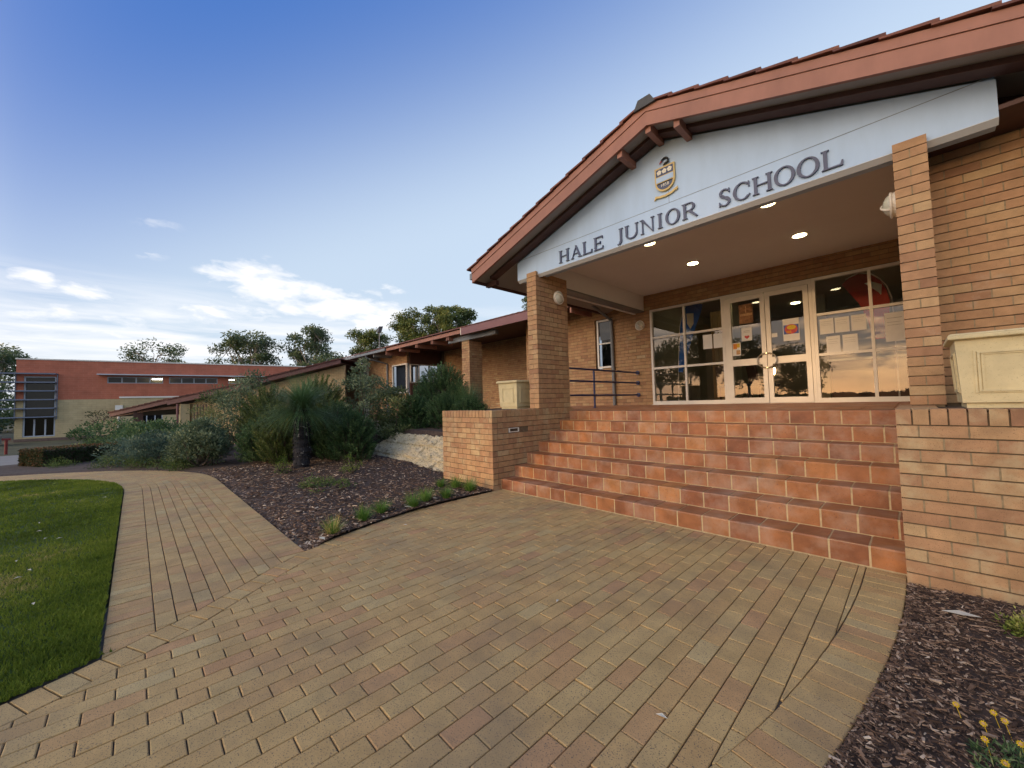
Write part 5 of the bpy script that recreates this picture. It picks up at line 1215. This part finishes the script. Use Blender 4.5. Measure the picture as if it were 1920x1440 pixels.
# trees across the lawn behind the viewer: they stand in the window reflections
for i,(X,Y,h,r,sd) in enumerate(((-8.6,-62,10.5,4.0,60),(-14.6,-58,12.5,4.2,61),(-20.5,-55,13.5,5,62),(-27,-52,12.5,4.6,63),(-34,-50,13,5,64))):
    tree('gum_tree', (X,Y,-.2), h, (r,r,5.0), M['gumdark'], 'tall dark tree across the lawn, mirrored in the entrance glass', 'trees across the lawn', 4200, .42, .17, 34, .22, .3, seed=sd, fork=.25)
m = MB(); rr = random.Random(77)
for i in range(5200):
    X = rr.uniform(-70,70); hgt = 1.9+1.1*noise.noise((X*.09,1,4))+.9*noise.noise((X*.4,2,4)); o = Vector((X,-150+rr.uniform(-2,2),-.2+rr.random()*max(.6,hgt)))
    d = Vector((rr.gauss(0,1),rr.gauss(0,1),rr.gauss(0,1))).normalized(); s = d.orthogonal().normalized()*.45; m.poly([o-d*.6,o+s,o+d*.6,o-s],rr.random()*.6)
stuff(tag(m.build('distant_woodland', M['gumdark']), 'low line of far trees on the horizon behind the viewer', 'woodland'))

# ================================================================== SKY, SUN, CAMERA
SUN_EL, SUN_AZ = 3.0, 12.65          # just above the horizon, behind the viewer and a little to the left
wd = bpy.data.worlds.new('World'); scn.world = wd; wd.use_nodes = True; nt = wd.node_tree
bg = nt.nodes['Background']
sky = nt.nodes.new('ShaderNodeTexSky'); sky.sky_type = 'NISHITA'; sky.sun_disc = False
sky.sun_elevation = rad(SUN_EL); sky.sun_rotation = rad(180+SUN_AZ); sky.altitude = 20; sky.air_density = 1.0; sky.dust_density = 1.0; sky.ozone_density = 1.6
tc = nt.nodes.new('ShaderNodeTexCoord'); sp = nt.nodes.new('ShaderNodeSeparateXYZ'); nt.links.new(tc.outputs['Generated'], sp.inputs[0])
def mt(op, a, b=None, c=None):
    n = nt.nodes.new('ShaderNodeMath'); n.operation = op
    for i,v in enumerate((a,b,c)):
        if v is None: continue
        if hasattr(v,'links'): nt.links.new(v, n.inputs[i])
        else: n.inputs[i].default_value = v
    return n.outputs[0]
az = mt('ARCTAN2', sp.outputs[0], sp.outputs[1]); el = mt('ARCSINE', sp.outputs[2])      # azimuth east of +Y, elevation
cv = nt.nodes.new('ShaderNodeCombineXYZ'); nt.links.new(az, cv.inputs[0]); nt.links.new(mt('MULTIPLY', el, 2.6), cv.inputs[1])
def nzw(scale, detail, rough, dist=0.0):
    n = nd(nt,'ShaderNodeTexNoise',Scale=scale,Detail=detail,Roughness=rough,Distortion=dist); nt.links.new(cv.outputs[0], n.inputs['Vector']); return n.outputs['Fac']
n1 = nzw(13, 8, .58, .25); n2 = nzw(4.0, 6, .6, .5)
# (azimuth, elevation, half width, half height, weight) of the cloud patches, degrees
CL = [(-79.3, 15.4, 4.4, 2.0, 1.0), (-74.7, 15.3, 4.4, 1.0, 0.85), (-69.6, 13.1, 5.9, 2.1, 1.0), (-65.5, 12.5, 4.3, 1.8, 1.0), (-82.5, 11.3, 4.6, 1.1, 0.9), (-88.5, 20.3, 1.8, 1.5, 0.2), (-89.5, 16.7, 1.5, 0.5, 0.3), (-62.6, 16.1, 1.6, 0.6, 0.6), (-97.1, 12.5, 1.6, 0.7, 0.75), (-93.2, 12.0, 2.1, 0.7, 0.8), (-95.1, 9.0, 6.1, 1.5, 0.6), (-96.4, 6.8, 5.7, 1.1, 0.55), (-172, 9, 16, 5, 1.0), (172, 12, 20, 4, 0.9)]
acc = None
for a,e,wa,we,k in CL:
    da = mt('DIVIDE', mt('SUBTRACT', az, rad(a)), rad(wa*1.5)); de = mt('DIVIDE', mt('SUBTRACT', el, rad(e)), rad(we*1.7))
    q = mt('MULTIPLY', mt('MAXIMUM', mt('SUBTRACT', 1.0, mt('ADD', mt('MULTIPLY', da, da), mt('MULTIPLY', de, de))), 0.0), k)
    acc = q if acc is None else mt('MAXIMUM', acc, q)
# fleecy patches: the coverage only lets the fractal noise through where it is high
c1_ = mt('MULTIPLY', mt('SUBTRACT', mt('ADD', mt('MULTIPLY', acc, .85), mt('MULTIPLY', mt('SUBTRACT', n1, .5), 2.4)), .27), 1.7)
c1_ = mt('MULTIPLY', mt('MINIMUM', mt('MAXIMUM', c1_, 0.0), 1.0), mt('MINIMUM', mt('MULTIPLY', acc, 3.0), 1.0))
# thin veil low over the left horizon, drawn out sideways
sv = nt.nodes.new('ShaderNodeCombineXYZ'); nt.links.new(mt('MULTIPLY', az, 1.6), sv.inputs[0]); nt.links.new(mt('MULTIPLY', el, 14.0), sv.inputs[1])
n3 = nd(nt,'ShaderNodeTexNoise',Scale=2.6,Detail=7,Roughness=.6,Distortion=.6); nt.links.new(sv.outputs[0], n3.inputs['Vector'])
vb_ = mt('MAXIMUM', mt('SUBTRACT', 1.0, mt('ABSOLUTE', mt('DIVIDE', mt('SUBTRACT', el, rad(7)), rad(8)))), 0.0)
vl = mt('MULTIPLY', mt('MULTIPLY', mt('MAXIMUM', mt('SUBTRACT', n3.outputs['Fac'], .34), 0.0), 4.6), vb_)
dens = mt('MINIMUM', mt('MAXIMUM', c1_, mt('MULTIPLY', vl, .8)), .92)
hz = mt('POWER', mt('MAXIMUM', mt('SUBTRACT', 1.0, mt('DIVIDE', mt('ABSOLUTE', el), rad(38))), 0.0), 2.0)
gain = nt.nodes.new('ShaderNodeVectorMath'); gain.operation = 'MULTIPLY'; nt.links.new(sky.outputs[0], gain.inputs[0]); gain.inputs[1].default_value = (1.0,.92,.95)
def rgbn(c):
    n = nt.nodes.new('ShaderNodeRGB'); n.outputs[0].default_value = (*c,1); return n.outputs[0]
def valn(v):
    n = nt.nodes.new('ShaderNodeValue'); n.outputs[0].default_value = v; return n.outputs[0]
def mixw(f, a, b):
    m_ = nt.nodes.new('ShaderNodeMix'); m_.data_type = 'RGBA'; nt.links.new(f, m_.inputs[0]); nt.links.new(a, m_.inputs[6])
    if hasattr(b,'links'): nt.links.new(b, m_.inputs[7])
    else: m_.inputs[7].default_value = (*b,1)
    return m_.outputs[2]
dt = nt.nodes.new('ShaderNodeVectorMath'); dt.operation = 'DOT_PRODUCT'; nt.links.new(tc.outputs['Generated'], dt.inputs[0]); dt.inputs[1].default_value = (-.22,-.965,.14)
d2_ = nt.nodes.new('ShaderNodeVectorMath'); d2_.operation = 'DOT_PRODUCT'; nt.links.new(tc.outputs['Generated'], d2_.inputs[0]); d2_.inputs[1].default_value = (-.055,-.990,.130)
core = mt('MULTIPLY', mt('POWER', mt('MAXIMUM', d2_.outputs['Value'], 0.0), 30.0), 4.0)
glow = mt('MULTIPLY', mt('POWER', mt('MAXIMUM', dt.outputs['Value'], 0.0), 4.0), 2.15)
gl = nt.nodes.new('ShaderNodeVectorMath'); gl.operation = 'SCALE'; nt.links.new(mixw(mt('MINIMUM', mt('MAXIMUM', mt('DIVIDE', el, rad(14)), 0.0), 1.0), rgbn((1.40,.72,.26)), rgbn((1.16,1.03,.86))), gl.inputs[0]); nt.links.new(glow, gl.inputs['Scale'])
# clear-sky gradient: palest low down and towards the bright parts, deepest blue high and to the west of the building
hd_ = mt('DIVIDE', mt('ADD', mt('MULTIPLY', sp.outputs[0], -.990), mt('MULTIPLY', sp.outputs[1], -.139)), mt('MAXIMUM', mt('SQRT', mt('ADD', mt('MULTIPLY', sp.outputs[0], sp.outputs[0]), mt('MULTIPLY', sp.outputs[1], sp.outputs[1]))), .001))
da_ = mt('MULTIPLY', mt('ARCCOSINE', mt('MINIMUM', mt('MAXIMUM', hd_, -.9999), .9999)), 57.2958)
ee = mt('MINIMUM', mt('MAXIMUM', mt('SUBTRACT', mt('MULTIPLY', el, 57.2958), mt('MULTIPLY', mt('SUBTRACT', 1.0, mt('POWER', 2.71828, mt('DIVIDE', da_, -38.0))), 32.0)), 0.0), 34.0)
ww = mt('POWER', 2.71828, mt('MULTIPLY', mt('MULTIPLY', ee, ee), -.0030))
gr_ = mixw(ww, rgbn((.024,.12,.44)), rgbn((.465,.565,.70)))
clear = mixw(valn(.93), gain.outputs[0], gr_)
ga = nt.nodes.new('ShaderNodeVectorMath'); ga.operation = 'ADD'; cg = nt.nodes.new('ShaderNodeVectorMath'); cg.operation = 'SCALE'; cg.inputs[0].default_value = (1.55,.86,.30); nt.links.new(core, cg.inputs['Scale'])
cs2 = nt.nodes.new('ShaderNodeVectorMath'); cs2.operation = 'ADD'; nt.links.new(cg.outputs[0], cs2.inputs[0]); nt.links.new(clear, cs2.inputs[1]); nt.links.new(cs2.outputs[0], ga.inputs[0]); nt.links.new(gl.outputs[0], ga.inputs[1])
base = mixw(mt('MULTIPLY', hz, .30), ga.outputs[0], (.53,.60,.67))
mx_ = mixw(dens, base, (.86,.86,.88))
class _m: outputs = {2: mx_}
mx = _m
nt.links.new(mx.outputs[2], bg.inputs['Color']); bg.inputs['Strength'].default_value = .15
sl_ = bpy.data.lights.new('sun','SUN'); sl_.energy = 0.2; sl_.angle = rad(1.4); sl_.color = (1,.62,.30)
so = bpy.data.objects.new('sun', sl_); COL.objects.link(so)
sd_ = Vector((-math.sin(rad(SUN_AZ))*math.cos(rad(SUN_EL)), -math.cos(rad(SUN_AZ))*math.cos(rad(SUN_EL)), math.sin(rad(SUN_EL))))
so.rotation_euler = sd_.to_track_quat('Z','Y').to_euler(); so.location = sd_*30

cd = bpy.data.cameras.new('camera'); cam = bpy.data.objects.new('camera', cd); COL.objects.link(cam); scn.camera = cam
cd.sensor_width = 36; cd.sensor_fit = 'HORIZONTAL'; cd.lens = 733.0166/1920*36; cd.clip_end = 1500; cd.clip_start = .05
y_, p_, r_ = rad(46.0204), rad(2.6552), rad(-1.4596)
fw_ = Vector((-math.sin(y_)*math.cos(p_), math.cos(y_)*math.cos(p_), math.sin(p_))); rt = Vector((math.cos(y_),math.sin(y_),0)); up = rt.cross(fw_)
r2 = rt*math.cos(r_)+up*math.sin(r_); u2 = up*math.cos(r_)-rt*math.sin(r_)
cam.matrix_world = Matrix(((r2.x,u2.x,-fw_.x,4.7552),(r2.y,u2.y,-fw_.y,-4.2897),(r2.z,u2.z,-fw_.z,1.4032),(0,0,0,1)))
scn.view_settings.view_transform = 'Standard'; scn.view_settings.look = 'None'; scn.view_settings.gamma = 1; scn.view_settings.exposure = 3.07
scn.cycles.max_bounces = 8; scn.cycles.transparent_max_bounces = 8; scn.cycles.use_denoising = True
for o in bpy.data.objects:
    if '_o' in o: del o['_o']
